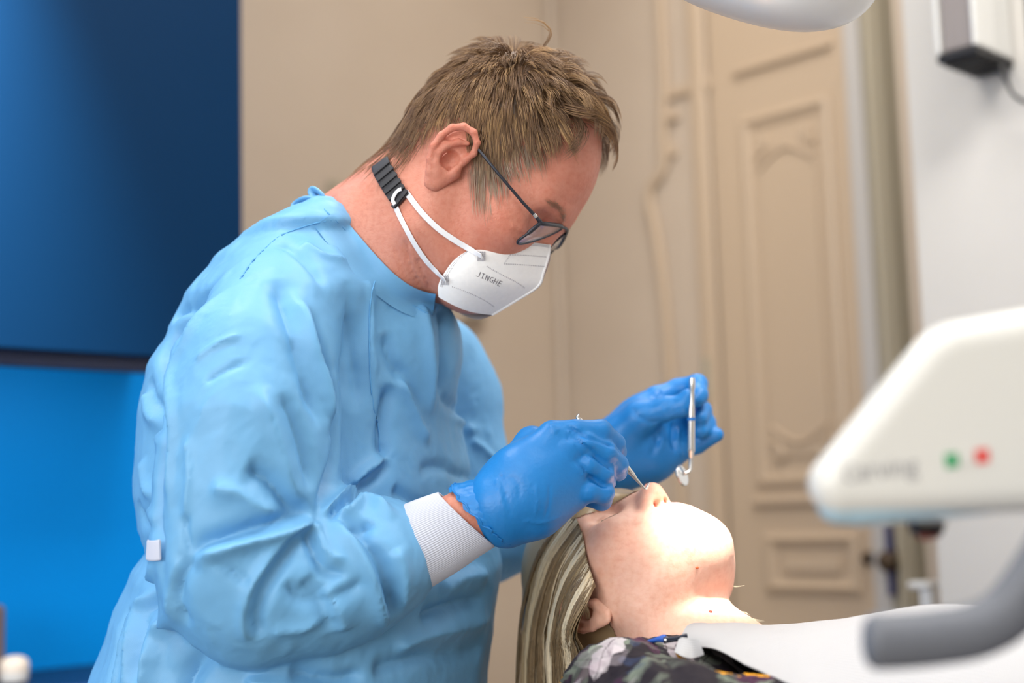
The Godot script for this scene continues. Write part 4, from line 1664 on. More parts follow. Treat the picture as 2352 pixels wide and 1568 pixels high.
func mirrored(b: Buf) -> Buf:
	var o := Buf.new()
	var inv := head_fr.affine_inverse()
	for i in b.v.size():
		var q := inv * b.v[i]
		q.z = -q.z
		o.v.append(head_fr * q)
		var n := head_fr.basis.inverse() * b.n[i]
		n.z = -n.z
		o.n.append(head_fr.basis * n)
		o.uv.append(Vector2.ZERO)
	for i in range(0, b.ix.size(), 3):
		o.tri(b.ix[i], b.ix[i + 2], b.ix[i + 1])
	return o

func band(b: Buf, f: Field, line: Array, wide: float, thick: float, lift: float, across := Vector3.ZERO) -> void:
	# a flat band laid over a field's surface
	var pts := PackedVector3Array()
	for p in line:
		pts.append(f.surf(p[0], p[1], lift) if p.size() == 2 else V(p[0], p[1], p[2]))
	var c := []
	for i in pts.size() - 1:
		for j in 6:
			c.append(pts[i].cubic_interpolate(pts[i + 1], pts[maxi(i - 1, 0)], pts[mini(i + 2, pts.size() - 1)], j / 6.0))
	c.append(pts[-1])
	var rings := []
	for i in c.size():
		var t: Vector3 = (c[mini(i + 1, c.size() - 1)] - c[maxi(i - 1, 0)]).normalized()
		var e := 0.002
		var p: Vector3 = c[i]
		var n := Vector3(f.eval(p + Vector3(e, 0, 0), f.all) - f.eval(p - Vector3(e, 0, 0), f.all), f.eval(p + Vector3(0, e, 0), f.all) - f.eval(p - Vector3(0, e, 0), f.all), f.eval(p + Vector3(0, 0, e), f.all) - f.eval(p - Vector3(0, 0, e), f.all)).normalized()
		var x := t.cross(n).normalized()
		n = x.cross(t)
		var ring := PackedVector3Array()
		for q in [[-1, -0.3], [-0.85, -1], [0.85, -1], [1, -0.3], [1, 0.4], [0.8, 1], [-0.8, 1], [-1, 0.4]]:
			ring.append(p + x * q[0] * wide * 0.5 + n * q[1] * thick * 0.5)
		rings.append(ring)
	b.loft(rings, true, true)

func finish_dentist() -> void:
	var floor_at := W(V(640, 1400, -0.03))
	floor_at.y = 0.0
	var man := thing("person", "dentist in light blue surgical gown bending over, treating the patient", "person", floor_at)
	var body: Buf = R.dhead
	skin_color(body, head_fr, [[Vector3(0.06, -0.02, 0.06), 0.06, 0.45], [Vector3(0.085, 0.06, 0.03), 0.06, 0.3], [Vector3(0.11, -0.02, 0.0), 0.03, 0.5]])
	var inv := head_fr.affine_inverse()
	var keep := PackedByteArray()
	keep.resize(body.v.size())
	for i in body.v.size():
		var q := inv * body.v[i]
		if q.y > 0.0 and Geometry2D.is_point_in_polygon(Vector2(q.x, q.y), hair_edge):
			var tmp := smoothstep(0.01, 0.04, q.x) * (1.0 - smoothstep(0.045, 0.075, q.y))
			keep[i] = 1 if tmp < 0.25 and q.y > 0.02 else 0
	R.hair.add(undercoat(body, keep, 0.0009, Color(0.40, 0.295, 0.215).srgb_to_linear()))
	var ear: Buf = R.dear
	skin_color(ear, head_fr, [[Vector3(-0.01, 0.015, 0.09), 0.05, 0.55]])
	body.add(ear)
	R.dear2.c.resize(R.dear2.v.size())
	R.dear2.c.fill(Color(0.98, 0.8, 0.75))
	body.add(R.dear2)
	# forearms between cuff and glove
	for arm in [[V(985, 1240, 0.118), V(1066, 1196, 0.115), V(1130, 1168, 0.118), 0.0275], [V(1300, 1160, -0.165), V(1370, 1100, -0.14), V(1420, 1045, -0.12), 0.026]]:
		var w := Buf.new()
		w.tube([arm[0], arm[1], arm[2]], [arm[3] * 1.05, arm[3], arm[3] * 0.9], 32, Vector2(1.0, 0.8), Vector3(0.4, 0.9, 0))
		w.c.resize(w.v.size())
		w.c.fill(Color(1.0, 0.92, 0.88))
		body.add(w)
	part("body", body, M.skin, man, true)
	part("hair", R.hair, M.hair_brown, man, true)
	face_details(man)
	var gown := part("gown", R.gown, M.gown_cloth, man, true)
	gown_details(man, gown)
	var gr := part("glove", R.hand_r, M.glove_nitrile, man, true)
	var gl := part("glove", R.hand_l, M.glove_nitrile, man, true)
	glove_cuffs(gr, gl)
	lower_body(man)
	mask_thing()
	glasses_thing()

func face_details(man: Node3D) -> void:
	# eyebrows and lashes as fine hairs, near side and far side
	for sg in [1.0, -1.0]:
		var rng := RandomNumberGenerator.new()
		rng.seed = 5
		var b := Buf.new()
		for i in 110:
			var f := rng.randf()
			var q := Vector3(lerpf(0.0895, 0.072, f * f), 0.034 + 0.004 * sin(f * PI) + rng.randfn() * 0.0018, lerpf(0.016, 0.05, f))
			var pts := PackedVector3Array()
			for k in 4:
				var p := head_fr * (q * Vector3(1, 1, sg) + Vector3(-0.0015 * k, -0.0004 * k, 0.0022 * k * sg))
				pts.append(snap(dh, p, head_fr.basis * Vector3(0.94, 0.0, 0.34 * sg), 0.0004 + 0.0006 * k))
			strand(b, pts, 0.00016, Color(0.3, 0.19, 0.125), Color(0.36, 0.24, 0.16))
		part("eyebrow", b, M.hair_brown, man, true)

func gown_details(man: Node3D, gown: Node3D) -> void:
	# collar binding round the neck
	var b := Buf.new()
	var path := []
	for p in [[772, 486], [784, 501], [800, 520], [822, 546], [846, 574], [875, 606], [905, 635], [940, 660], [972, 674], [1000, 680]]:
		var q := dg.surf(p[0], p[1], 0.0015)
		var n := dh.surf(p[0], p[1], 0.003)
		if not is_nan(n.x) and n.z > q.z:
			q = n
		path.append(q)
	# a bound strip that lies on the neck and runs down onto the gown
	var pv0 := PackedVector3Array(path)
	var edge_pts := []
	for i in 40:
		edge_pts.append(bend(pv0, i / 39.0))
	var rings := []
	for i in 40:
		var t: Vector3 = (edge_pts[mini(i + 1, 39)] - edge_pts[maxi(i - 1, 0)]).normalized()
		var down := Vector3(t.y, -t.x, 0.0).normalized()
		var top_row := PackedVector3Array()
		var low_row := PackedVector3Array()
		for r in 7:
			var q: Vector3 = edge_pts[i] + down * (r * 0.0042 - 0.002)
			var kk := F / (D0 - q.z)
			var g0 := dg.surf(1176.0 + q.x * kk, 784.0 - q.y * kk, 0.0012)
			var h0 := dh.surf(1176.0 + q.x * kk, 784.0 - q.y * kk, 0.0022)
			if not is_nan(g0.x):
				q.z = g0.z
			if not is_nan(h0.x) and (is_nan(g0.x) or h0.z > q.z):
				q.z = h0.z
			top_row.append(q + Vector3(0, 0, 0.0007 if r > 0 else 0.0))
			low_row.append(q - Vector3(0, 0, 0.0012))
		low_row.reverse()
		top_row.append_array(low_row)
		rings.append(top_row)
	b.loft(rings)
	part("collar", b, M.gown_cloth, gown, true)
	# seams
	for line in [
		[[872, 618], [858, 660], [851, 720], [850, 790], [852, 870], [860, 950], [868, 1000], [869, 1040]],
		[[766, 505], [700, 520], [640, 545], [590, 590], [552, 640]],
		[[745, 480], [790, 525], [835, 590], [880, 640], [930, 690], [985, 720]],
	]:
		b = Buf.new()
		var pts := []
		for p in line:
			var q := dg.surf(p[0], p[1], -0.0002)
			pts.append(q)
		var c := []
		var pv := PackedVector3Array(pts)
		for i in 60:
			c.append(bend(pv, i / 59.0))
		# lay it on the folded cloth
		for i in c.size():
			var best := 1e9
			var z: float = c[i].z
			for j in range(0, R.gown.v.size()):
				var q: Vector3 = R.gown.v[j]
				var dx: float = q.x - c[i].x
				if dx > 0.004 or dx < -0.004:
					continue
				var dy: float = q.y - c[i].y
				var dd: float = dx * dx + dy * dy
				if dd < best and absf(q.z - c[i].z) < 0.02:
					best = dd
					z = q.z
			c[i].z = z + 0.0001
		b.tube(c, [0.0008], 6)
		part("seam", b, M.gown_thread, gown, true)
	# ties behind the neck
	b = Buf.new()
	var loops := [[[756, 468], [744, 452], [732, 440], [722, 436], [718, 444], [728, 456], [748, 468]], [[750, 470], [724, 458], [704, 456], [686, 464], [676, 476], [678, 490]], [[752, 466], [728, 468], [706, 476], [688, 486]]]
	for l in loops:
		var pts := []
		var pv := PackedVector3Array()
		for i in l.size():
			pv.append(V(l[i][0], l[i][1], 0.022 + 0.005 * sin(i * 1.3)))
		for i in 20:
			pts.append(bend(pv, i / 19.0))
		b.tube(pts, [0.005], 8, Vector2(1.0, 0.4), Vector3(0, 0.3, 1))
	part("neck_tie", b, M.gown_cloth, gown, true)
	b = Buf.new()
	b.tube([V(752, 466, -0.01), V(730, 462, -0.012), V(700, 474, -0.014)], [0.007, 0.006, 0.004], 10, Vector2(1.0, 0.5), Vector3(0, 0, 1))
	part("undershirt", b, M.shirt_dark, man, true)
	# white waist tie at the back
	b = Buf.new()
	band(b, dg, [[368, 1262], [356, 1264], [344, 1264], [338, 1262]], 0.017, 0.0015, 0.0016)
	part("waist_tie", b, M.cuff_knit, gown, true)
	# knitted cuffs
	for cf in [[V(890, 1280, 0.121), V(930, 1262, 0.12), V(985, 1236, 0.118), V(1030, 1212, 0.116), V(1072, 1192, 0.115), [0.041, 0.0385, 0.0352, 0.0328, 0.0318]], [V(1290, 1165, -0.175), V(1320, 1150, -0.165), V(1345, 1130, -0.155), V(1362, 1115, -0.145), V(1378, 1100, -0.138), [0.034, 0.033, 0.032, 0.031, 0.031]]]:
		b = Buf.new()
		var rings2 := []
		var path2 := PackedVector3Array([cf[0], cf[1], cf[2], cf[3], cf[4]])
		var axis := (path2[4] - path2[0]).normalized()
		var up := (Vector3(0.3, 0.95, 0.0) - axis * axis.dot(Vector3(0.3, 0.95, 0.0))).normalized()
		var sd := axis.cross(up)
		for i in 22:
			var f := i / 19.0
			var inner := i > 19
			var p := bend(path2, minf(f, 1.0))
			var rr: float = lerpf(cf[5][0], cf[5][4], minf(f, 1.0)) - (0.0015 * (i - 19) if inner else 0.0)
			if inner:
				p = path2[4] - axis * 0.004 * (i - 20)
			var ring := PackedVector3Array()
			for j in 480:
				var a := TAU * j / 480.0
				var rib := 0.00045 * cos(a * 120.0)
				ring.append(p + up * cos(a) * (rr + rib) + sd * sin(a) * (rr + rib) * 0.82 + axis * 0.0125 * cos(a) * -1.0)
			rings2.append(ring)
		b.loft(rings2, true, false)
		part("cuff", b, M.cuff_knit, gown, true)

func glove_cuffs(gr: Node3D, gl: Node3D) -> void:
	var rng := FastNoiseLite.new()
	rng.seed = 3
	rng.frequency = 1.2
	for g in [[gr, V(1100, 1184, 0.116), V(1150, 1161, 0.118), Vector3(0.38, 0.93, 0.0), 0.0325, 0.0272], [gl, V(1408, 1088, -0.118), V(1432, 1055, -0.117), Vector3(-0.7, 0.7, 0.0), 0.029, 0.0255]]:
		var b := Buf.new()
		var axis: Vector3 = (g[2] - g[1]).normalized()
		var up: Vector3 = (g[3] - axis * axis.dot(g[3])).normalized()
		var sd := axis.cross(up)
		var rings := []
		for i in 14:
			var f := i / 11.0
			var ring := PackedVector3Array()
			for j in 96:
				var a := TAU * j / 96.0
				var rr: float = lerpf(g[4], g[5], smoothstep(0.0, 1.0, minf(f, 1.0)))
				var w := rng.get_noise_2d(cos(a) * 3.0 + f * 2.0, sin(a) * 3.0 + f)
				rr += w * 0.0022 * (1.0 - minf(f, 1.0) * 0.6)
				var q: Vector3 = g[1].lerp(g[2], f)
				if i == 0:
					rr -= 0.0008
				q += axis * (0.004 * w * (1.0 - minf(f, 1.0)))
				ring.append(q + up * cos(a) * rr * 1.05 + sd * sin(a) * rr * 0.86 - axis * cos(a) * 0.014 * (1.0 - minf(f, 1.0)))
			rings.append(ring)
		b.loft(rings, true, false)
		# rolled rim
		var rim := []
		for j in 97:
			rim.append(rings[1][j % 96])
		b.tube(rim, [0.0009], 6, Vector2.ONE, axis, false)
		part("glove_cuff", b, M.glove_nitrile, g[0], true)

func lower_body(man: Node3D) -> void:
	# skirt of the gown below the frame, trousers and shoes down to the floor
	var b := Buf.new()
	var rings := []
	var top := W(V(650, 1770, -0.03))
	var fwd := (cam_basis * Vector3(cos(YAW), 0, sin(YAW)))
	fwd.y = 0
	fwd = fwd.normalized()
	var side := fwd.cross(Vector3.UP)
	for i in 16:
		var f := i / 15.0
		var y := lerpf(top.y + 0.02, 0.42, f)
		var ring := PackedVector3Array()
		for j in 72:
			var a := -TAU * j / 72.0
			var w := 1.0 + 0.03 * sin(a * 9.0 + f * 2.0) * f
			ring.append(Vector3(top.x, y, top.z) + fwd * (0.185 + 0.03 * f) * cos(a) * w + side * (0.25 + 0.02 * f) * sin(a) * w)
		rings.append(ring)
	b.loft(rings, true, false)
	part("gown_skirt", b, M.gown_cloth, man)
	for sg in [-1.0, 1.0]:
		b = Buf.new()
		var o: Vector3 = Vector3(top.x, 0, top.z) + side * 0.1 * sg
		b.tube([o + Vector3(0, 0.8, 0), o + Vector3(0, 0.45, 0) + fwd * 0.01, o + Vector3(0, 0.09, 0)], [0.085, 0.07, 0.06], 24)
		part("trouser_leg", b, M.trouser_white, man)
		b = Buf.new()
		var rr := []
		for i in 12:
			var f := i / 11.0
			var ring := PackedVector3Array()
			for j in 20:
				var a := TAU * j / 20.0
				var wd := 0.045 * sqrt(maxf(0.02, 1.0 - pow(absf(f * 2.0 - 1.0), 3.0)))
				var hh := lerpf(0.05, 0.026, f) * sqrt(maxf(0.05, 1.0 - pow(absf(f * 2.0 - 1.0), 4.0)))
				ring.append(o + fwd * lerpf(-0.09, 0.19, f) + side * cos(a) * wd + Vector3.UP * (hh + sin(a) * hh))
			rr.append(ring)
		b.loft(rr)
		part("shoe", b, M.shoe_white, man)

func mask_thing() -> void:
	mat("mask_white", Color(0.96, 0.965, 0.975), 0.85, 0.0, 0.25)
	tri(M.mask_white, noise_tex(0.08, [[0.0, Color(0.96, 0.965, 0.97)], [1.0, Color(1, 1, 1)]], 256, 3, 41), 10.0)
	mat("stitch_grey", Color(0.66, 0.66, 0.70), 0.8)
	mat("print_grey", Color(0.42, 0.41, 0.45), 0.7)
	mat("strap_white", Color(0.90, 0.91, 0.94), 0.8)
	mat("clip_rubber", Color(0.16, 0.165, 0.19), 0.55)
	var o := thing("face_mask", "white folded respirator mask with grey lettering on the dentist's face", "mask", W(mask_pt(0.5, 0.5)))
	var b := Buf.new()
	var nu := 40
	var nv := 36
	for layer in 2:
		var s := b.v.size()
		for j in nv + 1:
			for i in nu + 1:
				b.v.append(mask_pt(float(i) / nu, float(j) / nv, -0.0016 * layer))
				b.uv.append(Vector2(float(i) / nu, float(j) / nv))
		for j in nv:
			for i in nu:
				var a := s + j * (nu + 1) + i
				if layer == 0:
					b.quad(a, a + nu + 1, a + nu + 2, a + 1)
				else:
					b.quad(a, a + 1, a + nu + 2, a + nu + 1)
	b.normals()
	b.add(mirrored(b))
	part("panel", b, M.mask_white, o, true)
	# welded ridge along the middle fold
	b = Buf.new()
	var path := []
	for i in 30:
		path.append(bend(ridge_line, i / 29.0))
	b.tube(path, [0.0013], 6)
	part("ridge_seam", b, M.mask_white, o, true)
	# rows of stitches
	b = Buf.new()
	var rows := []
	for off in [0.03, 0.055]:
		var r := []
		for i in 70:
			r.append(Vector2(0.06 + 0.94 * i / 69.0, off))
		rows.append(r)
		r = []
		for i in 40:
			r.append(Vector2(off * 0.9, 0.05 + 0.7 * i / 39.0))
		rows.append(r)
	for l in [[[1118, 611], [1206, 662], 26], [[1038, 658], [1136, 705], 30], [[1172, 585], [1256, 590], 24], [[1158, 606], [1252, 612], 24], [[1172, 585], [1158, 606], 7]]:
		var p := mask_find(l[0][0], l[0][1])
		var q := mask_find(l[1][0], l[1][1])
		var r := []
		for i in l[2]:
			r.append(p.lerp(q, float(i) / (l[2] - 1)))
		rows.append(r)
	for r in rows:
		for i in r.size() - 1:
			var p := mask_pt(r[i].x, r[i].y, 0.0001)
			var q := mask_pt(lerpf(r[i].x, r[i + 1].x, 0.5), lerpf(r[i].y, r[i + 1].y, 0.5), 0.0001)
			var x := (q - p) * 0.5
			var z := Vector3(0.1, 0.1, 1).normalized() * 0.00018
			var y := z.cross(x).normalized() * 0.00038
			b.box((p + q) / 2, x, y, x.cross(y).normalized() * 0.00018)
	var st := part("stitching", b, M.stitch_grey, o, true)
	st.set_meta("kind", "stuff")
	# weld spots of the straps
	for w in [[1106, 588], [1022, 643]]:
		b = Buf.new()
		for i in 4:
			for j in 5:
				var q := mask_find(w[0] - 8 + i * 5, w[1] - 9 + j * 4.5)
				b.box(mask_pt(q.x, q.y, 0.0006), Vector3(0.0007, 0, 0), Vector3(0, 0.0006, 0), Vector3(0, 0, 0.0004))
		part("weld_spot", b, M.stitch_grey, o, true)
	# lettering
	var tm := TextMesh.new()
	tm.text = "JINGHE"
	var fnt := SystemFont.new()
	fnt.font_names = PackedStringArray(["Droid Sans Mono"])
	tm.font = fnt
	tm.font_size = 48
	tm.pixel_size = 0.01
	tm.depth = 0.02
	var arr := tm.surface_get_arrays(0)
	var box := tm.get_aabb()
	b = Buf.new()
	var p0 := mask_find(1093, 634)
	var p1 := mask_find(1147, 658)
	var q0 := mask_find(1098, 622)
	var along := p1 - p0
	var upv := q0 - p0
	for i in arr[Mesh.ARRAY_VERTEX].size():
		var t: Vector3 = arr[Mesh.ARRAY_VERTEX][i] - box.position
		var uvp := p0 + along * (t.x / box.size.x) + upv * (t.y / box.size.y)
		b.v.append(mask_pt(uvp.x, uvp.y, 0.0002 + t.z * 0.003))
	var ti: PackedInt32Array = arr[Mesh.ARRAY_INDEX]
	for i in range(0, ti.size(), 3):
		b.tri(ti[i], ti[i + 2], ti[i + 1])
	b.normals()
	part("lettering", b, M.print_grey, o, true, "grey printed lettering JINGHE")
	# straps to the clip at the nape
	b = Buf.new()
	band(b, dh, [[1106, 588, 0.0785], [1080, 573], [1040, 549], [1005, 524], [972, 492], [948, 462], [932, 440]], 0.0052, 0.0011, 0.0012)
	part("strap", b, M.strap_white, o, true)
	b = Buf.new()
	band(b, dh, [[1022, 643, 0.069], [1004, 626], [978, 598], [952, 560], [932, 524], [916, 492], [907, 470]], 0.0052, 0.0011, 0.0012)
	part("strap", b, M.strap_white, o, true)
	b = Buf.new()
	band(b, dh, [[907, 470], [902, 460], [906, 448], [914, 438], [922, 434]], 0.0036, 0.0016, 0.004)
	part("strap_loop", b, M.strap_white, o, true)
	# the clip itself
	var c := thing("mask_strap_clip", "dark grey toothed rubber strap clip at the dentist's nape", "strap clip", W(dh.surf(895, 420)))
	b = Buf.new()
	band(b, dh, [[924, 462], [912, 446], [900, 428], [888, 408], [877, 388], [872, 372]], 0.019, 0.002, 0.0016)
	part("band", b, M.clip_rubber, c, true)
	for k in 6:
		b = Buf.new()
		var f := k / 5.0
		var m0 := Vector2(918, 456).lerp(Vector2(876, 384), f)
		var ac := Vector2(18, -15) if k > 0 else Vector2(17, -20)
		band(b, dh, [[m0.x - ac.x, m0.y - ac.y], [m0.x, m0.y], [m0.x + ac.x, m0.y + ac.y]], 0.0042, 0.0016, 0.0034)
		part("tooth", b, M.clip_rubber, c, true)

func glasses_thing() -> void:
	mat("frame_grey", Color(0.17, 0.18, 0.22), 0.35, 0.3)
	mat("chrome", Color(0.85, 0.86, 0.87), 0.15, 1.0)
	var lens := mat("lens_glass", Color(0.93, 0.90, 0.97, 0.12), 0.03, 0.0, 0.8)
	lens.transparency = BaseMaterial3D.TRANSPARENCY_ALPHA
	var o := thing("eyeglasses", "dark slim-framed eyeglasses worn by the dentist", "glasses", W(V(1245, 513, 0.07)))
	var temple := [V(1076, 318, 0.066), V(1090, 334, 0.072), V(1108, 354, 0.0785), V(1150, 405, 0.081), V(1200, 464, 0.0775), V(1228, 494, 0.074), V(1243, 512, 0.071)]
	var loop := [[1240, 513, 0.072], [1254, 514, 0.067], [1272, 516, 0.052], [1288, 519, 0.034], [1288, 526, 0.026], [1266, 538, 0.03], [1238, 549, 0.042], [1206, 558, 0.058], [1190, 559, 0.068], [1192, 551, 0.072], [1211, 537, 0.075], [1227, 524, 0.0745]]
	var lp := PackedVector3Array()
	for p in loop:
		lp.append(V(p[0], p[1], p[2]))
	lp.append(lp[0])
	for sg in 2:
		var b := Buf.new()
		b.tube(temple, [0.0014, 0.0014, 0.0014, 0.0014, 0.0015, 0.0016, 0.0022], 8)
		part("temple", b if sg == 0 else mirrored(b), M.frame_grey, o, true)
		b = Buf.new()
		b.tube([V(1226, 491.5, 0.0742), V(1232, 499, 0.0735)], [0.0019, 0.0019], 10)
		part("hinge_sleeve", b if sg == 0 else mirrored(b), M.chrome, o, true)
		b = Buf.new()
		var path := []
		var rad := []
		for i in 61:
			path.append(bend(lp, i / 60.0))
			rad.append(0.0021 if i < 18 or i > 50 else 0.0013)
		b.tube(path, rad, 8, Vector2.ONE, Vector3(0, 0, 1), false)
		part("rim", b if sg == 0 else mirrored(b), M.frame_grey, o, true)
		b = Buf.new()
		var midp := Vector3.ZERO
		for i in 60:
			midp += path[i] / 60.0
		for layer in 2:
			var s := b.v.size()
			var off := (lp[2] - lp[0]).cross(lp[7] - lp[0]).normalized() * (0.0009 if layer == 0 else -0.0009)
			b.v.append(midp + off * 1.8)
			for i in 60:
				b.v.append(path[i] + off * 0.6)
			for i in 60:
				if layer == 0:
					b.tri(s, s + 1 + i, s + 1 + (i + 1) % 60)
				else:
					b.tri(s, s + 1 + (i + 1) % 60, s + 1 + i)
		b.normals()
		part("lens", b if sg == 0 else mirrored(b), M.lens_glass, o, true)
	var inv := head_fr.affine_inverse()
	var nose := inv * V(1286, 520, 0.034)
	var b2 := Buf.new()
	var pts := []
	for i in 9:
		var f := i / 8.0 * 2.0 - 1.0
		pts.append(head_fr * Vector3(nose.x + 0.003 * (1.0 - f * f), nose.y + 0.004 * (1.0 - f * f), nose.z * f))
	b2.tube(pts, [0.0014], 8)
	part("bridge", b2, M.frame_grey, o, true)

# ---------------------------------------------------------------- patient
var pat_fr: Transform3D
var ph := Field.new()
var pb := Field.new()         # blouse
var phair := Field.new()

func plan_patient() -> void:
	# she lies along the room's axis, her feet toward the lens; the head is bent well back
	pat_fr = frame(Vector3(0.1194, -0.2402, 0.0), Vector3(0.009, 0.990, 0.137), Vector3(-0.676, 0.107, -0.729))
	head_field(ph, pat_fr, 0.925, true)
	var ax := -pat_fr.basis.y
	ph.cap(pat_fr.origin + ax * 0.03 - pat_fr.basis.x * 0.016, V(1652, 1545, 0.07), 0.043, 0.05, 0.018)
	ph.cap(V(1652, 1545, 0.07), V(1770, 1650, 0.13), 0.051, 0.066, 0.03)
	ph.cap(V(1560, 1500, 0.07), V(1600, 1600, 0.13), 0.04, 0.05, 0.03)
	later(func() -> void: R.phead = ph.mesh(Vector3(-0.03, -0.37, -0.17), Vector3(0.28, -0.1, 0.15), 0.0024, 1))
	later(func() -> void:
		var eo := pat_fr * (Vector3(0.004, -0.006, 0.0655) * 0.95)
		R.pear = ear_mesh(Transform3D(pat_fr.basis * Basis(Vector3.UP, -0.2), eo), 0.84))
	# blouse over shoulders and chest
	pb.chain([V(1430, 1612, 0.2), V(1560, 1610, 0.16), V(1650, 1630, 0.12)], [0.044, 0.046, 0.05], 0.03)
	pb.chain([V(1425, 1615, 0.2), V(1560, 1700, 0.3), V(1750, 1850, 0.42)], [0.043, 0.05, 0.048], 0.03)
	pb.chain([V(1560, 1660, 0.17), V(1760, 1750, 0.28), V(2000, 1830, 0.38)], [0.046, 0.055, 0.06], 0.03)
	pb.chain([V(1740, 1630, 0.08), V(1950, 1700, 0.2), V(2230, 1750, 0.33), V(2560, 1830, 0.45)], [0.045, 0.058, 0.066, 0.07], 0.04)
	pb.chain([V(1880, 1590, -0.02), V(2100, 1650, 0.12), V(2500, 1740, 0.33)], [0.04, 0.055, 0.066], 0.04)
	# neck opening
	pb.cap(V(1520, 1430, 0.05), V(1680, 1470, 0.08), 0.05, 0.055, 0.01, 1)
	later(func() -> void:
		R.blouse = pb.mesh(Vector3(0.04, -0.42, -0.12), Vector3(0.5, -0.19, 0.56), 0.0045, 1)
		crumple(R.blouse, 15, 0.003, 14.0, 0.0006, 40.0)
		fold(R.blouse, pb, [[-1, 7, 4, [1500, 1480], [1530, 1520], [1560, 1568]], [1, 7, 4, [1470, 1490], [1500, 1530], [1530, 1590]], [-1, 6, 3, [1400, 1500], [1390, 1540], [1380, 1600]], [-1, 6, 4, [1640, 1530], [1660, 1580], [1680, 1640]]], 1)
		R.blouse.normals())
	# body of the hair under the single strands
	phair.ell(pat_fr * Vector3(-0.012, 0.056, 0.0), Vector3(0.072, 0.075, 0.068), 0.02, 0, pat_fr.basis)
	phair.chain([V(1290, 1330, -0.07), V(1255, 1430, -0.07), V(1248, 1540, -0.07), V(1248, 1720, -0.07)], [0.016, 0.014, 0.014, 0.012], 0.03)
	# keep the face and the ear free
	phair.ell(pat_fr * Vector3(0.085, -0.02, 0.02), Vector3(0.07, 0.075, 0.08), 0.01, 1, pat_fr.basis)
	later(func() -> void:
		R.phairbase = phair.mesh(Vector3(-0.02, -0.44, -0.19), Vector3(0.16, -0.14, 0.07), 0.004, 1)
		R.phair = patient_hair())

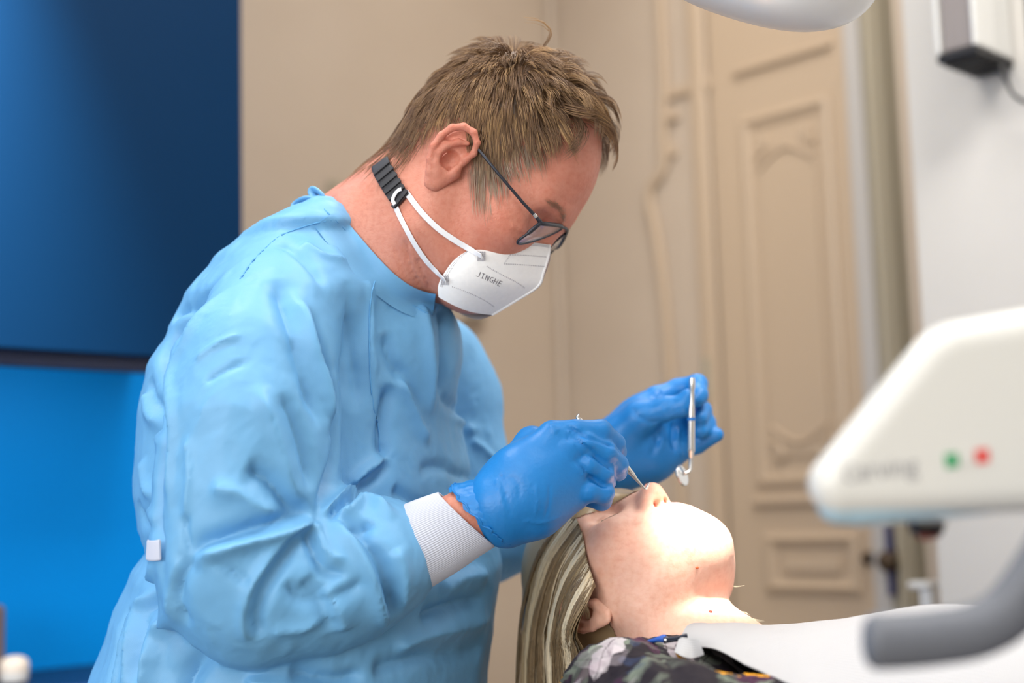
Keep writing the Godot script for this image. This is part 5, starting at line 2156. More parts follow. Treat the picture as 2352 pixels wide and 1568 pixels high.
func patient_hair() -> Buf:
	var out := Buf.new()
	var base: Buf = R.phairbase
	base.c.resize(base.v.size())
	base.c.fill(Color(0.62, 0.53, 0.39).srgb_to_linear())
	out.add(base)
	var rng := RandomNumberGenerator.new()
	rng.seed = 41
	var S := [[1292, 1190], [1325, 1190], [1338, 1225], [1350, 1290], [1368, 1346]]
	var A := [[1236, 1275], [1262, 1290], [1288, 1310], [1308, 1350], [1340, 1398]]
	var B := [[1206, 1390], [1230, 1410], [1258, 1430], [1280, 1445], [1316, 1456]]
	var C := [[1198, 1500], [1222, 1510], [1254, 1520], [1284, 1520], [1330, 1500]]
	var E := [[1197, 1640], [1225, 1640], [1260, 1640], [1290, 1640], [1340, 1580]]
	var lines := [S, A, B, C, E]
	var wq := [[-0.11, -0.075, -0.04, -0.005, 0.03], [-0.1, -0.06, -0.02, 0.015, 0.046], [-0.09, -0.05, -0.01, 0.022, 0.05], [-0.085, -0.045, -0.005, 0.025, 0.05], [-0.085, -0.045, -0.005, 0.025, 0.05]]
	for l in 3:
		for i in 5:
			var hit := ph.surf(lines[l][i][0], lines[l][i][1], 0.004)
			if not is_nan(hit.x):
				wq[l][i] = maxf(wq[l][i], hit.z)
	wq[0][4] += 0.004
	wq[1][4] += 0.042
	wq[1][3] += 0.012
	wq[2][3] += 0.012
	wq[2][4] += 0.036
	for l in [3, 4]:
		for i in 5:
			wq[l][i] = maxf(wq[l][i], wq[2][i] - 0.006)
	for k in 9000:
		var q := rng.randf()
		var clump := floorf(q * 52.0 + rng.randf() * 0.5)
		var cr := RandomNumberGenerator.new()
		cr.seed = int(clump) * 7919 + 13
		var cj := Vector3(cr.randfn(), cr.randfn(), cr.randfn() * 0.6)
		var tone := smoothstep(0.2, 0.8, cr.randf())
		var inner := rng.randf() * rng.randf()
		var pv := PackedVector3Array()
		var start := rng.randf_range(0.0, 0.16)
		for l in 5:
			var x := clampf(q + rng.randfn() * 0.012 * (l + 1) * 0.5, 0.0, 1.0) * 4.0
			var i := mini(int(x), 3)
			var f := x - i
			var px: float = lerpf(lines[l][i][0], lines[l][i + 1][0], f)
			var py: float = lerpf(lines[l][i][1], lines[l][i + 1][1], f)
			var w: float = lerpf(wq[l][i], wq[l][i + 1], f) - inner * 0.012
			var p := V(px, py, w) + cj * 0.0016 * l * 0.6
			if l < 3:
				var d := ph.eval(p, ph.all)
				if d < 0.002:
					p.z += (0.002 - d) * 1.3
			pv.append(p)
		var pts := PackedVector3Array()
		var stop := 1.0 if rng.randf() < 0.82 else rng.randf_range(0.55, 1.0)
		for i in 13:
			pts.append(bend(pv, lerpf(start, stop, i / 12.0)))
		var dark := Color(0.47, 0.385, 0.28)
		var gold := Color(0.83, 0.73, 0.56)
		var pale := Color(0.95, 0.90, 0.80)
		var mixf := clampf(tone * 0.85 + rng.randf() * 0.4 - 0.1, 0.0, 1.0)
		var c1 := dark.lerp(gold, minf(1.0, mixf * 1.6)).lerp(pale, mixf * tone).srgb_to_linear()
		strand(out, pts, rng.randf_range(0.00022, 0.00046), c1, c1)
	# far side of the fall of hair, coarser
	for k in 900:
		var q := rng.randf()
		var pv := PackedVector3Array([V(lerpf(1290, 1330, q), 1195, -0.11 - 0.02 * q), V(lerpf(1236, 1300, q), lerpf(1275, 1300, q), -0.105 - 0.04 * q), V(lerpf(1204, 1290, q), 1400, -0.09 - 0.05 * q), V(lerpf(1196, 1290, q), 1640, -0.085 - 0.05 * q)])
		var pts := PackedVector3Array()
		for i in 9:
			pts.append(bend(pv, i / 8.0) + Vector3(rng.randfn(), rng.randfn(), rng.randfn()) * 0.0006)
		var c := Color(0.5, 0.41, 0.28).lerp(Color(0.74, 0.64, 0.46), rng.randf()).srgb_to_linear()
		strand(out, pts, 0.0007, c, c)
	# stray hairs behind the chin and at the neck
	for l in [[[1660, 1338], [1675, 1345], [1692, 1347], [1710, 1344]], [[1688, 1398], [1705, 1410], [1728, 1420], [1756, 1426]], [[1690, 1400], [1710, 1414], [1735, 1424], [1752, 1428]], [[1694, 1404], [1712, 1406], [1722, 1412]]]:
		var pts := PackedVector3Array()
		for p in l:
			pts.append(V(p[0], p[1], 0.03))
		strand(out, pts, 0.0005, Color(0.8, 0.72, 0.5), Color(0.85, 0.8, 0.6))
	# loose hairs round the ear
	for k in 40:
		var x := rng.randf()
		var pv := PackedVector3Array([V(lerpf(1330, 1362, x), lerpf(1330, 1355, x), 0.03), V(lerpf(1335, 1370, x), lerpf(1375, 1390, x), 0.055), V(lerpf(1345, 1380, x) + rng.randfn() * 4.0, lerpf(1420, 1440, x), 0.056)])
		var pts := PackedVector3Array()
		for i in 7:
			pts.append(bend(pv, i / 6.0))
		if x < 0.45:
			strand(out, pts, 0.0003, Color(0.55, 0.43, 0.24), Color(0.6, 0.48, 0.3))
	return out

func floral() -> ImageTexture:
	var n := 1024
	var im := Image.create(n, n, false, Image.FORMAT_RGB8)
	im.fill(Color(0.125, 0.105, 0.13))
	var rng := RandomNumberGenerator.new()
	rng.seed = 12
	var tones := [Color(0.30, 0.16, 0.26), Color(0.74, 0.71, 0.73), Color(0.46, 0.50, 0.45), Color(0.27, 0.14, 0.24), Color(0.86, 0.60, 0.10), Color(0.17, 0.21, 0.31), Color(0.66, 0.62, 0.65), Color(0.40, 0.43, 0.39), Color(0.14, 0.18, 0.27)]
	for k in 105:
		var c := Vector2(rng.randf(), rng.randf()) * n
		var a := rng.randf() * TAU
		var l := rng.randf_range(30.0, 105.0)
		var wd := l * rng.randf_range(0.25, 0.5)
		var col: Color = tones[(k * 5 + rng.randi() % 3) % tones.size()]
		var ca := cos(a)
		var sa := sin(a)
		var r := int(l) + 2
		for y in range(-r, r):
			for x in range(-r, r):
				var u := (x * ca + y * sa) / l
				var v := (-x * sa + y * ca) / wd
				if absf(u) > 1.0:
					continue
				var edge := (1.0 - u * u) * (0.85 + 0.15 * sin(u * 9.0 + k))
				if absf(v) < edge:
					var cc := col
					if absf(v) < 0.04 and l > 60.0:
						cc = col.darkened(0.4)
					im.set_pixel(posmod(int(c.x) + x, n), posmod(int(c.y) + y, n), cc)
	return ImageTexture.create_from_image(im)

func dots_tex() -> ImageTexture:
	var im := Image.create(128, 128, false, Image.FORMAT_L8)
	for y in 128:
		for x in 128:
			var u := fposmod(x / 16.0 + 0.5 * float((y / 16) % 2), 1.0) - 0.5
			var v := fposmod(y / 16.0, 1.0) - 0.5
			var d := 1.0 - smoothstep(0.18, 0.4, sqrt(u * u + v * v))
			im.set_pixel(x, y, Color(d, d, d))
	return ImageTexture.create_from_image(im)

func finish_patient() -> void:
	var at := W(V(1500, 1500, 0.0))
	var woman := thing("person", "patient lying back with closed eyes and long blond hair", "person", at)
	var body: Buf = R.phead
	skin_color(body, pat_fr, [[Vector3(0.06, -0.02, 0.05), 0.05, 0.3], [Vector3(0.105, -0.02, 0.0), 0.03, 0.4]], 0.25)
	var inv := pat_fr.affine_inverse()
	var keep := PackedByteArray()
	keep.resize(body.v.size())
	for i in body.v.size():
		var q := inv * body.v[i]
		keep[i] = 1 if (q.x > 0.0 and q.y > 0.06 - maxf(0.0, q.x - 0.05) * 1.2) or (q.x <= 0.0 and q.y > -0.025) else 0
	R.phair.add(undercoat(body, keep, 0.001, Color(0.62, 0.53, 0.39).srgb_to_linear()))
	var ear: Buf = R.pear
	skin_color(ear, pat_fr, [[Vector3(-0.01, 0.01, 0.08), 0.04, 0.4]])
	body.add(ear)
	# two moles on the neck
	for p in [[1601, 1303, Color(0.75, 0.25, 0.12)], [1632, 1405, Color(0.5, 0.16, 0.14)]]:
		var c := ph.surf(p[0], p[1], 0.0)
		var m := Buf.new()
		lathe(m, c + Vector3(0, 0, -0.0006), Vector3(0.35, 0.25, 0.9).normalized(), [[0.0, 0.0016], [0.0007, 0.0014], [0.0011, 0.0008], [0.0012, 0.0]], 12)
		m.c.resize(m.v.size())
		m.c.fill(p[2])
		body.add(m)
	skin_lid(woman)
	part("body", body, M.skin_fair, woman, true)
	part("hair", R.phair, M.hair_blond, woman, true)
	var bl := mat("blouse_print", Color(1, 1, 1), 0.75, 0.0, 0.3)
	tri(bl, floral(), 3.0)
	bump(bl, noise_tex(0.12, [], 256, 2, 51), 0.03)
	part("blouse", R.blouse, M.blouse_print, woman, true)
	rest_of_patient(woman)
	bib()
	chair()

func skin_lid(woman: Node3D) -> void:
	# lashes of the closed eyes and eyebrows
	for sg in [1.0, -1.0]:
		var rng := RandomNumberGenerator.new()
		rng.seed = 8
		var b := Buf.new()
		for i in 90:
			var f := i / 89.0
			var q := Vector3(lerpf(0.0795, 0.066, f), 0.0065 - 0.003 * sin(f * PI), lerpf(0.019, 0.044, f) * sg)
			var pts := PackedVector3Array()
			for k in 4:
				var p := pat_fr * (q + Vector3(0.0009 * k, -0.0014 * k, (0.0004 + 0.001 * f) * k * sg))
				pts.append(p)
			var mv := snap(ph, pts[0], pat_fr.basis.x, 0.0002) - pts[0]
			for k in 4:
				pts[k] += mv
			strand(b, pts, 0.0006, Color(0.035, 0.025, 0.02), Color(0.05, 0.035, 0.03))
		part("eyelash", b, M.hair_brown, woman, true)
		b = Buf.new()
		for i in 130:
			var f := rng.randf()
			var q := Vector3(lerpf(0.084, 0.067, f * f), 0.033 + 0.003 * sin(f * PI) + rng.randfn() * 0.0012, lerpf(0.015, 0.047, f) * sg)
			var pts := PackedVector3Array()
			for k in 4:
				var p := pat_fr * (q + Vector3(-0.001 * k, -0.0002 * k, 0.0018 * k * sg))
				pts.append(snap(ph, p, pat_fr.basis * Vector3(0.94, 0.0, 0.34 * sg), 0.0003 + 0.0003 * k))
			strand(b, pts, 0.0002, Color(0.3, 0.2, 0.11), Color(0.34, 0.24, 0.14))
		part("eyebrow", b, M.hair_brown, woman, true)

func rest_of_patient(woman: Node3D) -> void:
	# trousers and shoes on the chair, out of the picture
	mat("trouser_navy", Color(0.1, 0.12, 0.2), 0.85)
	for sg in [-1.0, 1.0]:
		var b := Buf.new()
		var hip: Vector3 = W(V(1640, 1640, 0.1)) + e1 * 0.6 - Vector3(0, 0.03, 0) + e2 * 0.085 * sg
		b.tube([hip, hip + e1 * 0.18, hip + e1 * 0.42 + Vector3(0, 0.02, 0), hip + e1 * 0.8 + Vector3(0, -0.1, 0)], [0.09, 0.085, 0.06, 0.042], 20)
		part("trouser_leg", b, M.trouser_navy, woman)
		b = Buf.new()
		b.tube([hip + e1 * 0.82 + Vector3(0, -0.1, 0), hip + e1 * 0.87 + Vector3(0, -0.05, 0), hip + e1 * 0.9 + Vector3(0, 0.06, 0)], [0.045, 0.048, 0.03], 16, Vector2(1, 0.9))
		part("shoe", b, M.shirt_dark, woman)

func bib() -> void:
	var m := mat("bib_paper", Color(0.70, 0.70, 0.71), 0.85, 0.0, 0.25)
	bump(m, dots_tex(), 0.03)
	m.uv1_scale = Vector3(30, 10, 1)
	var near := PackedVector3Array()
	for p in [[1560, 1490, 0.185], [1630, 1489, 0.205], [1720, 1528, 0.25], [1880, 1600, 0.34], [2100, 1690, 0.43], [2420, 1800, 0.5]]:
		near.append(V(p[0], p[1], p[2]))
	var midl := PackedVector3Array()
	for p in [[1568, 1452, 0.165], [1650, 1446, 0.17], [1740, 1456, 0.19], [1880, 1478, 0.25], [2120, 1478, 0.34], [2420, 1530, 0.42]]:
		midl.append(V(p[0], p[1], p[2]))
	var farl := PackedVector3Array()
	for p in [[1600, 1428, 0.12], [1680, 1431, 0.115], [1770, 1433, 0.12], [1910, 1423, 0.15], [2140, 1388, 0.22], [2420, 1405, 0.31]]:
		farl.append(V(p[0], p[1], p[2]))
	var back := PackedVector3Array()
	for p in [[1720, 1436, 0.03], [1780, 1440, 0.01], [1860, 1450, 0.02], [1960, 1450, 0.05], [2190, 1430, 0.12], [2450, 1440, 0.22]]:
		back.append(V(p[0], p[1], p[2]))
	var o := thing("dental_bib", "white paper bib spread over the patient's chest", "bib", W(V(1850, 1480, 0.2)))
	var b := Buf.new()
	var nu := 110
	var nv := 60
	var nz := FastNoiseLite.new()
	nz.frequency = 9.0
	nz.seed = 4
	for layer in 2:
		var s := b.v.size()
		for j in nv + 1:
			for i in nu + 1:
				var u := float(i) / nu
				var v := float(j) / nv
				var cross := PackedVector3Array([bend(near, u), bend(midl, u), bend(farl, u), bend(back, u)])
				var p := bend(cross, v)
				p += Vector3(0, 0.6, 0.6) * nz.get_noise_3d(p.x, p.y, p.z) * 0.003
				# pressed folds of the paper
				p += Vector3(0, 0.0014, 0.001) * (absf(fposmod(u * 3.0 + 0.35, 1.0) - 0.5) * 2.0 - 0.5)
				b.v.append(p - Vector3(0, 0.0007, 0.0004) * layer)
				b.uv.append(Vector2(u, v))
		for j in nv:
			for i in nu:
				var a := s + j * (nu + 1) + i
				if layer == 0:
					b.quad(a, a + 1, a + nu + 2, a + nu + 1)
				else:
					b.quad(a, a + nu + 1, a + nu + 2, a + 1)
	b.normals()
	part("sheet", b, M.bib_paper, o, true)
	# corner bent under the clip
	b = Buf.new()
	for layer in 2:
		var s0 := b.v.size()
		for j in 9:
			for i in 13:
				var u := i / 12.0
				var v := j / 8.0
				var hang := v * (0.75 + 0.25 * sin(u * PI)) 
				var p := V(lerpf(1560, 1606, u) + (u - 0.5) * 22.0 * v, lerpf(1462, 1468, u) + hang * 46.0, 0.192 + 0.018 * u + 0.014 * v + 0.004 * sin(u * 7.0) * v)
				b.v.append(p - Vector3(0, 0.0003, 0.0006) * layer)
				b.uv.append(Vector2(u * 0.1, v * 0.1))
		for j in 8:
			for i in 12:
				var q := s0 + j * 13 + i
				if layer == 0:
					b.quad(q, q + 13, q + 14, q + 1)
				else:
					b.quad(q, q + 1, q + 14, q + 13)
	b.normals()
	part("corner", b, M.bib_paper, o, true)
	# clip with its cord
	mat("clip_metal", Color(0.18, 0.2, 0.25), 0.25, 0.8)
	mat("cord_blue", Color(0.13, 0.33, 0.68), 0.5)
	var c := thing("bib_clip", "dark metal bib clip with blue cord end at the patient's neck", "clip", W(V(1540, 1468, 0.19)))
	b = Buf.new()
	for sg in [0.0, 1.0]:
		b.tube([V(1524, 1468 + sg * 5, 0.191), V(1550, 1465 + sg * 4, 0.1925), V(1578, 1459 + sg * 5, 0.1915)], [0.0026, 0.0022, 0.0028], 8, Vector2(1, 0.7), Vector3(0, 0, 1))
	part("jaw", b, M.clip_metal, c, true)
	b = Buf.new()
	lathe(b, V(1528, 1470, 0.1945), Vector3(0, 0.2, 1).normalized(), [[0.0, 0.0015], [0.001, 0.0014], [0.0014, 0.0]], 10)
	part("rivet", b, M.chrome, c, true)
	b = Buf.new()
	var cp := []
	var cv := PackedVector3Array([V(1530, 1466, 0.188), V(1512, 1468, 0.186), V(1495, 1473, 0.182), V(1470, 1482, 0.17), V(1440, 1490, 0.14), V(1420, 1480, 0.08)])
	for i in 24:
		cp.append(bend(cv, i / 23.0))
	b.tube(cp, [0.0035, 0.0035, 0.0035, 0.003, 0.0026, 0.0022, 0.002], 8)
	part("cord", b, M.cord_blue, c, true)

func chair() -> void:
	# the dental chair under the patient, along the room's axis
	var up := mat("chair_leather", Color(0.16, 0.24, 0.42), 0.45)
	bump(up, noise_tex(0.2, [], 256, 3, 61), 0.02, 8.0)
	mat("chair_white", Color(0.86, 0.87, 0.88), 0.35)
	var neck := W(V(1640, 1640, 0.1))
	var hip := neck + e1 * 0.62
	var y1 := neck.y - 0.17
	var base := Vector3(hip.x, 0, hip.z)
	var o := thing("dental_chair", "dark blue upholstered dental chair carrying the patient", "dental chair", base)
	var nb := Vector3(neck.x, y1, neck.z)
	var b := Buf.new()
	cushion(b, [nb + e1 * 0.05, nb + e1 * 0.3 - Vector3(0, 0.01, 0), nb + e1 * 0.62 - Vector3(0, 0.03, 0)], 0.25, 0.045)
	part("backrest", b, M.chair_leather, o)
	b = Buf.new()
	cushion(b, [nb - e1 * 0.14 + Vector3(0, -0.02, 0), nb - e1 * 0.06 + Vector3(0, -0.015, 0), nb + e1 * 0.03], 0.1, 0.028)
	part("headrest", b, M.chair_leather, o)
	b = Buf.new()
	cushion(b, [nb + e1 * 0.63 - Vector3(0, 0.03, 0), nb + e1 * 1.0, nb + e1 * 1.55 - Vector3(0, 0.12, 0)], 0.25, 0.05)
	part("seat", b, M.chair_leather, o)
	b = Buf.new()
	b.box(Vector3(base.x, (y1 - 0.02) * 0.5, base.z) + e1 * 0.2, e1 * 0.14, Vector3(0, (y1 - 0.12) * 0.5, 0), e1.cross(Vector3.UP) * 0.12, 0.03)
	part("column", b, M.chair_white, o)
	b = Buf.new()
	b.box(Vector3(base.x, 0.03, base.z) + e1 * 0.2, e1 * 0.42, Vector3(0, 0.0295, 0), e1.cross(Vector3.UP) * 0.26, 0.02)
	part("base", b, M.chair_white, o)

func cushion(b: Buf, path: Array, wide: float, thick: float) -> void:
	var rings := []
	var pv := PackedVector3Array(path)
	for i in 25:
		var f := i / 24.0
		var p := bend(pv, f)
		var t := (bend(pv, minf(f + 0.02, 1.0)) - bend(pv, maxf(f - 0.02, 0.0))).normalized()
		var z := t.cross(Vector3.UP).normalized()
		var y := z.cross(t).normalized()
		var e := sqrt(maxf(0.02, 1.0 - pow(absf(f * 2.0 - 1.0), 10.0)))
		var ring := PackedVector3Array()
		for j in 32:
			var a := TAU * j / 32.0
			var cx := signf(cos(a)) * pow(absf(cos(a)), 0.35)
			var cy := signf(sin(a)) * pow(absf(sin(a)), 0.6)
			ring.append(p + z * cx * wide * (0.9 + 0.1 * e) + y * cy * thick * e)
		rings.append(ring)
	b.loft(rings)

# ---------------------------------------------------------------- instruments, lamp, dental unit
func build_tools() -> void:
	mat("steel", Color(0.86, 0.85, 0.84), 0.22, 0.95)
	mat("mirror_glass", Color(0.93, 0.94, 0.95), 0.03, 1.0)
	mat("band_blue", Color(0.12, 0.42, 0.72), 0.4)
	probe()
	mirror()
	lamp()
	unit()

func probe() -> void:
	var o := thing("dental_probe", "thin steel dental probe with hooked tip in the near gloved hand", "dental probe", W(V(1435, 1072, 0.07)))
	var b := Buf.new()
	b.tube([V(1329, 962, 0.075), V(1345, 978, 0.075), V(1390, 1025, 0.074), V(1436, 1070, 0.072), V(1452, 1088, 0.07)], [0.0024, 0.003, 0.0032, 0.003, 0.0024], 14)
	part("handle", b, M.steel, o, true)
	b = Buf.new()
	b.tube([V(1452, 1088, 0.07), V(1462, 1101, 0.0695), V(1474, 1114, 0.069), V(1480, 1121, 0.069), V(1484, 1122, 0.069), V(1488, 1116, 0.069), V(1493, 1107, 0.069)], [0.0024, 0.0015, 0.0011, 0.001, 0.001, 0.0012, 0.0006], 10)
	part("hook", b, M.steel, o, true)
	b = Buf.new()
	b.tube([V(1329, 962, 0.075), V(1326, 957, 0.075), V(1330, 950, 0.075)], [0.0022, 0.0014, 0.0008], 8)
	part("upper_tip", b, M.steel, o, true)

func mirror() -> void:
	var o := thing("dental_mirror", "slim steel mouth mirror held upright by the far gloved hand", "dental mirror", W(V(1588, 980, -0.07)))
	var w := -0.062
	var b := Buf.new()
	var path := []
	var rad := []
	for p in [[1590, 867, 0.0024], [1590, 872, 0.003], [1590, 888, 0.0031], [1589.5, 896, 0.0024], [1589, 925, 0.0022], [1588.5, 930, 0.0028], [1588, 948, 0.0034], [1588, 960, 0.0036], [1587.5, 1030, 0.0038], [1587, 1034, 0.0042], [1587, 1040, 0.0032], [1587, 1048, 0.003], [1587, 1052, 0.0021]]:
		path.append(V(p[0], p[1], w))
		rad.append(p[2])
	b.tube(path, rad, 18)
	part("handle", b, M.steel, o, true)
	b = Buf.new()
	b.tube([V(1588, 958, w), V(1588, 965, w)], [0.0043, 0.0043], 18)
	part("marker_ring", b, M.band_blue, o, true, "narrow blue ring")
	b = Buf.new()
	b.tube([V(1587, 1050, w), V(1586, 1078, w), V(1582, 1083, w + 0.002), V(1574, 1087, w + 0.004)], [0.0021, 0.0019, 0.0018, 0.0018], 12)
	part("neck", b, M.steel, o, true)
	var c := V(1566, 1092, w + 0.006)
	var ax := Vector3(0.80, 0.33, 0.50).normalized()
	b = Buf.new()
	lathe(b, c - ax * 0.0012, ax, [[0.0, 0.0102], [0.0004, 0.0109], [0.002, 0.011], [0.0026, 0.0106], [0.0026, 0.01]], 32)
	part("mirror_rim", b, M.steel, o, true)
	b = Buf.new()
	lathe(b, c + ax * 0.00145, ax, [[0.0, 0.0099], [0.0001, 0.0099], [0.00012, 0.0]], 32)
	part("mirror_face", b, M.mirror_glass, o, true)

func lamp() -> void:
	var white := mat("lamp_white", Color(0.90, 0.91, 0.92), 0.22)
	white.clearcoat_enabled = true
	white.clearcoat = 0.4
	mat("lamp_blue_line", Color(0.2, 0.42, 0.75), 0.3)
	var glow := mat("operating_lamp_glow", Color(1, 1, 1), 0.3)
	glow.emission_enabled = true
	glow.emission = Color(1.0, 0.97, 0.92)
	glow.emission_energy_multiplier = 1.2
	var aim := W(V(1612, 1262, 0.05))
	var c := W(V(1735, -107, 0.13))
	var o := thing("operating_lamp", "white glossy dental operating lamp hanging over the patient", "lamp", c)
	# shell: a long flat dish, open face to the patient
	var ax := (cam_basis * Vector3(0.28, 0.93, 0.22)).normalized()
	var lx := (cam_basis * Vector3(1, -0.1, 0.0))
	lx = (lx - ax * lx.dot(ax)).normalized()
	var lz := lx.cross(ax)
	var b := Buf.new()
	var rings := []
	for i in 22:
		var q := PI / 2 * i / 21.0
		var p := [0.004 - 0.062 * pow(cos(q), 0.9), maxf(0.02, pow(sin(q), 0.8))]
		rings.append(oval(c, ax, lx, lz, p[0], p[1], 0.112, 0.085))
	b.loft(rings, true, false)
	part("shield", b, M.lamp_white, o)
	b = Buf.new()
	rings = []
	for p in [[0.0045, 0.985], [0.0045, 1.008], [0.0075, 1.008], [0.0075, 0.985]]:
		rings.append(oval(c, ax, lx, lz, p[0], p[1], 0.112, 0.085))
	b.loft(rings, true, false)
	part("rim_line", b, M.lamp_blue_line, o, false, "thin blue rim line")
	b = Buf.new()
	rings = []
	for i in 22:
		var q := PI / 2 * i / 21.0
		var p := [0.008 + 0.082 * pow(sin(q), 0.9), maxf(0.02, pow(cos(q), 0.8))]
		rings.append(oval(c, ax, lx, lz, p[0], p[1], 0.112, 0.085))
	b.loft(rings, true, false)
	part("housing", b, M.lamp_white, o)
	# arm up to the ceiling
	b = Buf.new()
	var j := c + ax * 0.085
	b.tube([j, j + Vector3(0.0, 0.25, -0.02), j + Vector3(-0.25, 0.55, -0.05), Vector3(j.x - 0.28, CEIL, j.z - 0.06)], [0.022, 0.022, 0.024, 0.026], 16)
	part("arm", b, M.lamp_white, o)
	# side grip whose end shows at the top edge
	b = Buf.new()
	b.tube([c - lx * 0.1 + ax * 0.0, c - lx * 0.15 + ax * 0.006, c - lx * 0.2 + ax * 0.012], [0.014, 0.011, 0.012], 14)
	part("grip", b, M.lamp_white, o)
	# lit opening in the front of the shield
	var at := W(V(1765, -10, 0.215))
	var dir := (aim - at).normalized()
	b = Buf.new()
	lathe(b, at - dir * 0.004, dir, [[0.0, 0.02], [0.003, 0.02], [0.0035, 0.0]], 24)
	part("lamp_lens", b, M.operating_lamp_glow, o)
	var l := SpotLight3D.new()
	l.name = "operating_lamp_light"
	l.light_energy = SPOT_E
	l.light_color = Color(1.0, 0.97, 0.92)
	l.spot_angle = 6.8
	l.spot_angle_attenuation = 0.55
	l.spot_range = 6.0
	l.light_size = 0.015
	l.shadow_enabled = true
	add_child(l)
	l.look_at_from_position(at + dir * 0.002, aim, Vector3.BACK)

const SPOT_E := 1.5

func oval(c: Vector3, ax: Vector3, lx: Vector3, lz: Vector3, h: float, k: float, ra: float, rb: float) -> PackedVector3Array:
	var ring := PackedVector3Array()
	for j in 72:
		var a := TAU * j / 72.0
		ring.append(c + ax * h + lx * cos(a) * ra * k - lz * sin(a) * rb * k)
	return ring

# a plate of the given outline (corners with their rounding radius in pixels), with a full round edge
func slab_of(outline: Array, w0: float, thick: float) -> Buf:
	var b := Buf.new()
	var k := (D0 - w0) / F
	var sm := PackedVector2Array()
	var n := outline.size()
	for i in n:
		var p := Vector2(outline[i][0], outline[i][1])
		var pa := Vector2(outline[(i - 1 + n) % n][0], outline[(i - 1 + n) % n][1])
		var pc := Vector2(outline[(i + 1) % n][0], outline[(i + 1) % n][1])
		var d0 := (pa - p).normalized()
		var d1 := (pc - p).normalized()
		var half := acos(clampf(d0.dot(d1), -1.0, 1.0)) / 2.0
		var cut: float = minf(outline[i][2] / tan(half), minf(p.distance_to(pa), p.distance_to(pc)) * 0.49)
		var rad := cut * tan(half)
		var cen := p + (d0 + d1).normalized() * rad / sin(half)
		var v0 := p + d0 * cut - cen
		var v1 := p + d1 * cut - cen
		var turn := v0.angle_to(v1)
		for j in 14:
			var q := cen + v0.rotated(turn * j / 13.0)
			sm.append(Vector2((q.x - 1176.0) * k, (784.0 - q.y) * k))
	if Geometry2D.is_polygon_clockwise(sm):
		sm.reverse()
	n = sm.size()
	var rr := []
	for s in 13:
		var a := -PI / 2 + PI * s / 12.0
		var inset := thick * 0.5 * (1.0 - cos(a))
		var ring := PackedVector3Array()
		for i in n:
			var t := (sm[(i + 1) % n] - sm[(i - 1 + n) % n]).normalized()
			var q := sm[i] - Vector2(t.y, -t.x) * inset
			ring.append(Vector3(q.x, q.y, w0 - thick * 0.5 + sin(a) * thick * 0.5))
		rr.append(ring)
	b.loft(rr, true, true)
	return b

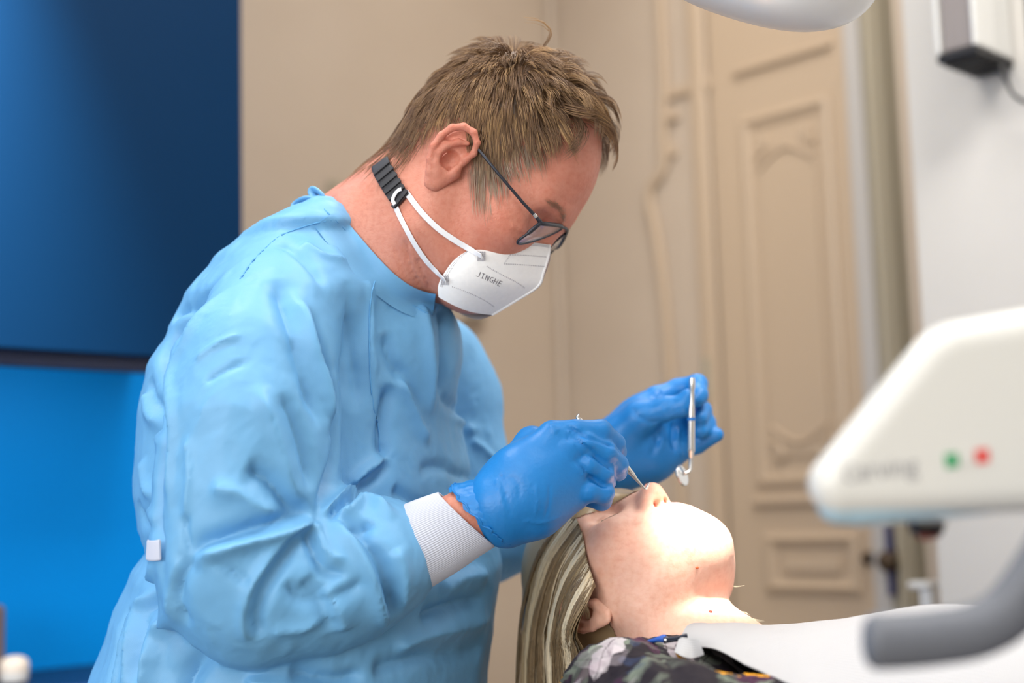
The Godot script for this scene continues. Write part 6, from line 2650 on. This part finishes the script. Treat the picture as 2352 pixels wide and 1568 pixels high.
func unit() -> void:
	var shell := mat("unit_white", Color(0.82, 0.82, 0.805), 0.35)
	shell.clearcoat_enabled = true
	shell.clearcoat = 0.2
	mat("unit_reflected_blue", Color(0.66, 0.78, 0.84), 0.35)
	mat("unit_grey_text", Color(0.55, 0.55, 0.57), 0.6)
	mat("flag_green", Color(0.05, 0.58, 0.35), 0.5)
	mat("flag_red", Color(0.84, 0.18, 0.16), 0.5)
	mat("handle_grey", Color(0.37, 0.385, 0.42), 0.55)
	mat("hose_red", Color(0.45, 0.03, 0.04), 0.5)
	var w0 := 0.6
	var at := W(V(2150, 1200, w0))
	var o := thing("dental_unit", "rounded white dental unit head with lettering and flag squares", "dental unit", at)
	var b := slab_of([[1782, 1198, 76], [2150, 748, 150], [2400, 704, 120], [2800, 690, 100], [2850, 1170, 100]], w0, 0.028)
	part("shell", b, M.unit_white, o, true)
	b = slab_of([[1874, 1060, 60], [2850, 1030, 60], [2850, 1180, 60], [2352, 1180, 100], [1985, 1214, 80], [1890, 1206, 66]], w0 - 0.0035, 0.024)  # its pale blue paints in the reflection on the curved underside
	part("tinted_lower_shell", b, M.unit_reflected_blue, o, true, "lower shell with a bluish reflection put into its colour")
	# lettering on the front
	var tm := TextMesh.new()
	tm.text = "Carving"
	var fnt := SystemFont.new()
	fnt.font_names = PackedStringArray(["Droid Sans"])
	tm.font = fnt
	tm.font_size = 48
	tm.pixel_size = 0.01
	tm.depth = 0.02
	var arr := tm.surface_get_arrays(0)
	var bx := tm.get_aabb()
	b = Buf.new()
	var p0 := V(1940, 1120, w0)
	var p1 := V(2110, 1102, w0)
	var p2 := V(1936, 1066, w0)
	for i in arr[Mesh.ARRAY_VERTEX].size():
		var t: Vector3 = arr[Mesh.ARRAY_VERTEX][i] - bx.position
		b.v.append(p0 + (p1 - p0) * t.x / bx.size.x + (p2 - p0) * t.y / bx.size.y + Vector3(0, 0, 0.0003 + t.z * 0.01))
	var ti: PackedInt32Array = arr[Mesh.ARRAY_INDEX]
	for i in range(0, ti.size(), 3):
		b.tri(ti[i], ti[i + 2], ti[i + 1])
	b.normals()
	part("lettering", b, M.unit_grey_text, o, true, "grey lettering reading Carving")
	for s in [[2186, 1057, "flag_green", "green square"], [2221, 1053, "unit_white", "white square"], [2256, 1047, "flag_red", "red square"]]:
		b = Buf.new()
		b.box(V(s[0], s[1], w0 + 0.0005), Vector3(0.0033, 0.0004, 0), Vector3(-0.0004, 0.0036, 0), Vector3(0, 0, 0.0005))
		part("flag_square", b, M[s[2]], o, true, s[3])
	# instrument coupling below
	b = Buf.new()
	b.tube([V(2128, 1196, w0 - 0.05), V(2128, 1224, w0 - 0.05)], [0.011, 0.009], 18)
	part("coupling", b, M.black_plastic, o, true)
	b = Buf.new()
	b.tube([V(2132, 1222, w0 - 0.05), V(2134, 1234, w0 - 0.05)], [0.007, 0.006], 18)
	part("coupling_ring", b, M.hose_red, o, true, "dark red ring")
	# soft grey handle below the unit, carried by the unit's arm
	b = Buf.new()
	var hv := PackedVector3Array()
	for p in [[1980, 1474], [2060, 1472], [2150, 1464], [2240, 1448], [2310, 1412], [2370, 1340], [2430, 1240], [2460, 1160]]:
		hv.append(V(p[0], p[1], w0 + 0.04))
	var pts := []
	var rad := []
	for i in 50:
		var f := i / 49.0
		pts.append(bend(hv, f))
		rad.append(0.0128 * minf(1.0, sqrt(1.0 - pow(maxf(0.0, 1.0 - f * 12.0), 2.0)) + 0.05))
	b.tube(pts, rad, 24, Vector2(1.1, 0.9), Vector3(0, 1, 0))
	part("handle", b, M.handle_grey, o, true, "soft grey grip handle")
	# arm of the unit up to the ceiling, out of the picture
	b = Buf.new()
	var foot := W(V(2720, 900, w0 - 0.02))
	b.tube([foot, foot + Vector3(0.03, 0.06, 0), foot + Vector3(0.05, 0.3, 0.0), Vector3(foot.x + 0.05, CEIL - 0.03, foot.z)], [0.03, 0.03, 0.028, 0.028], 20)
	part("arm", b, M.unit_white, o)
	b = Buf.new()
	lathe(b, Vector3(foot.x + 0.05, CEIL - 0.0305, foot.z), Vector3.UP, [[0.0, 0.05], [0.006, 0.09], [0.03, 0.1]], 32)
	part("ceiling_plate", b, M.unit_white, o)
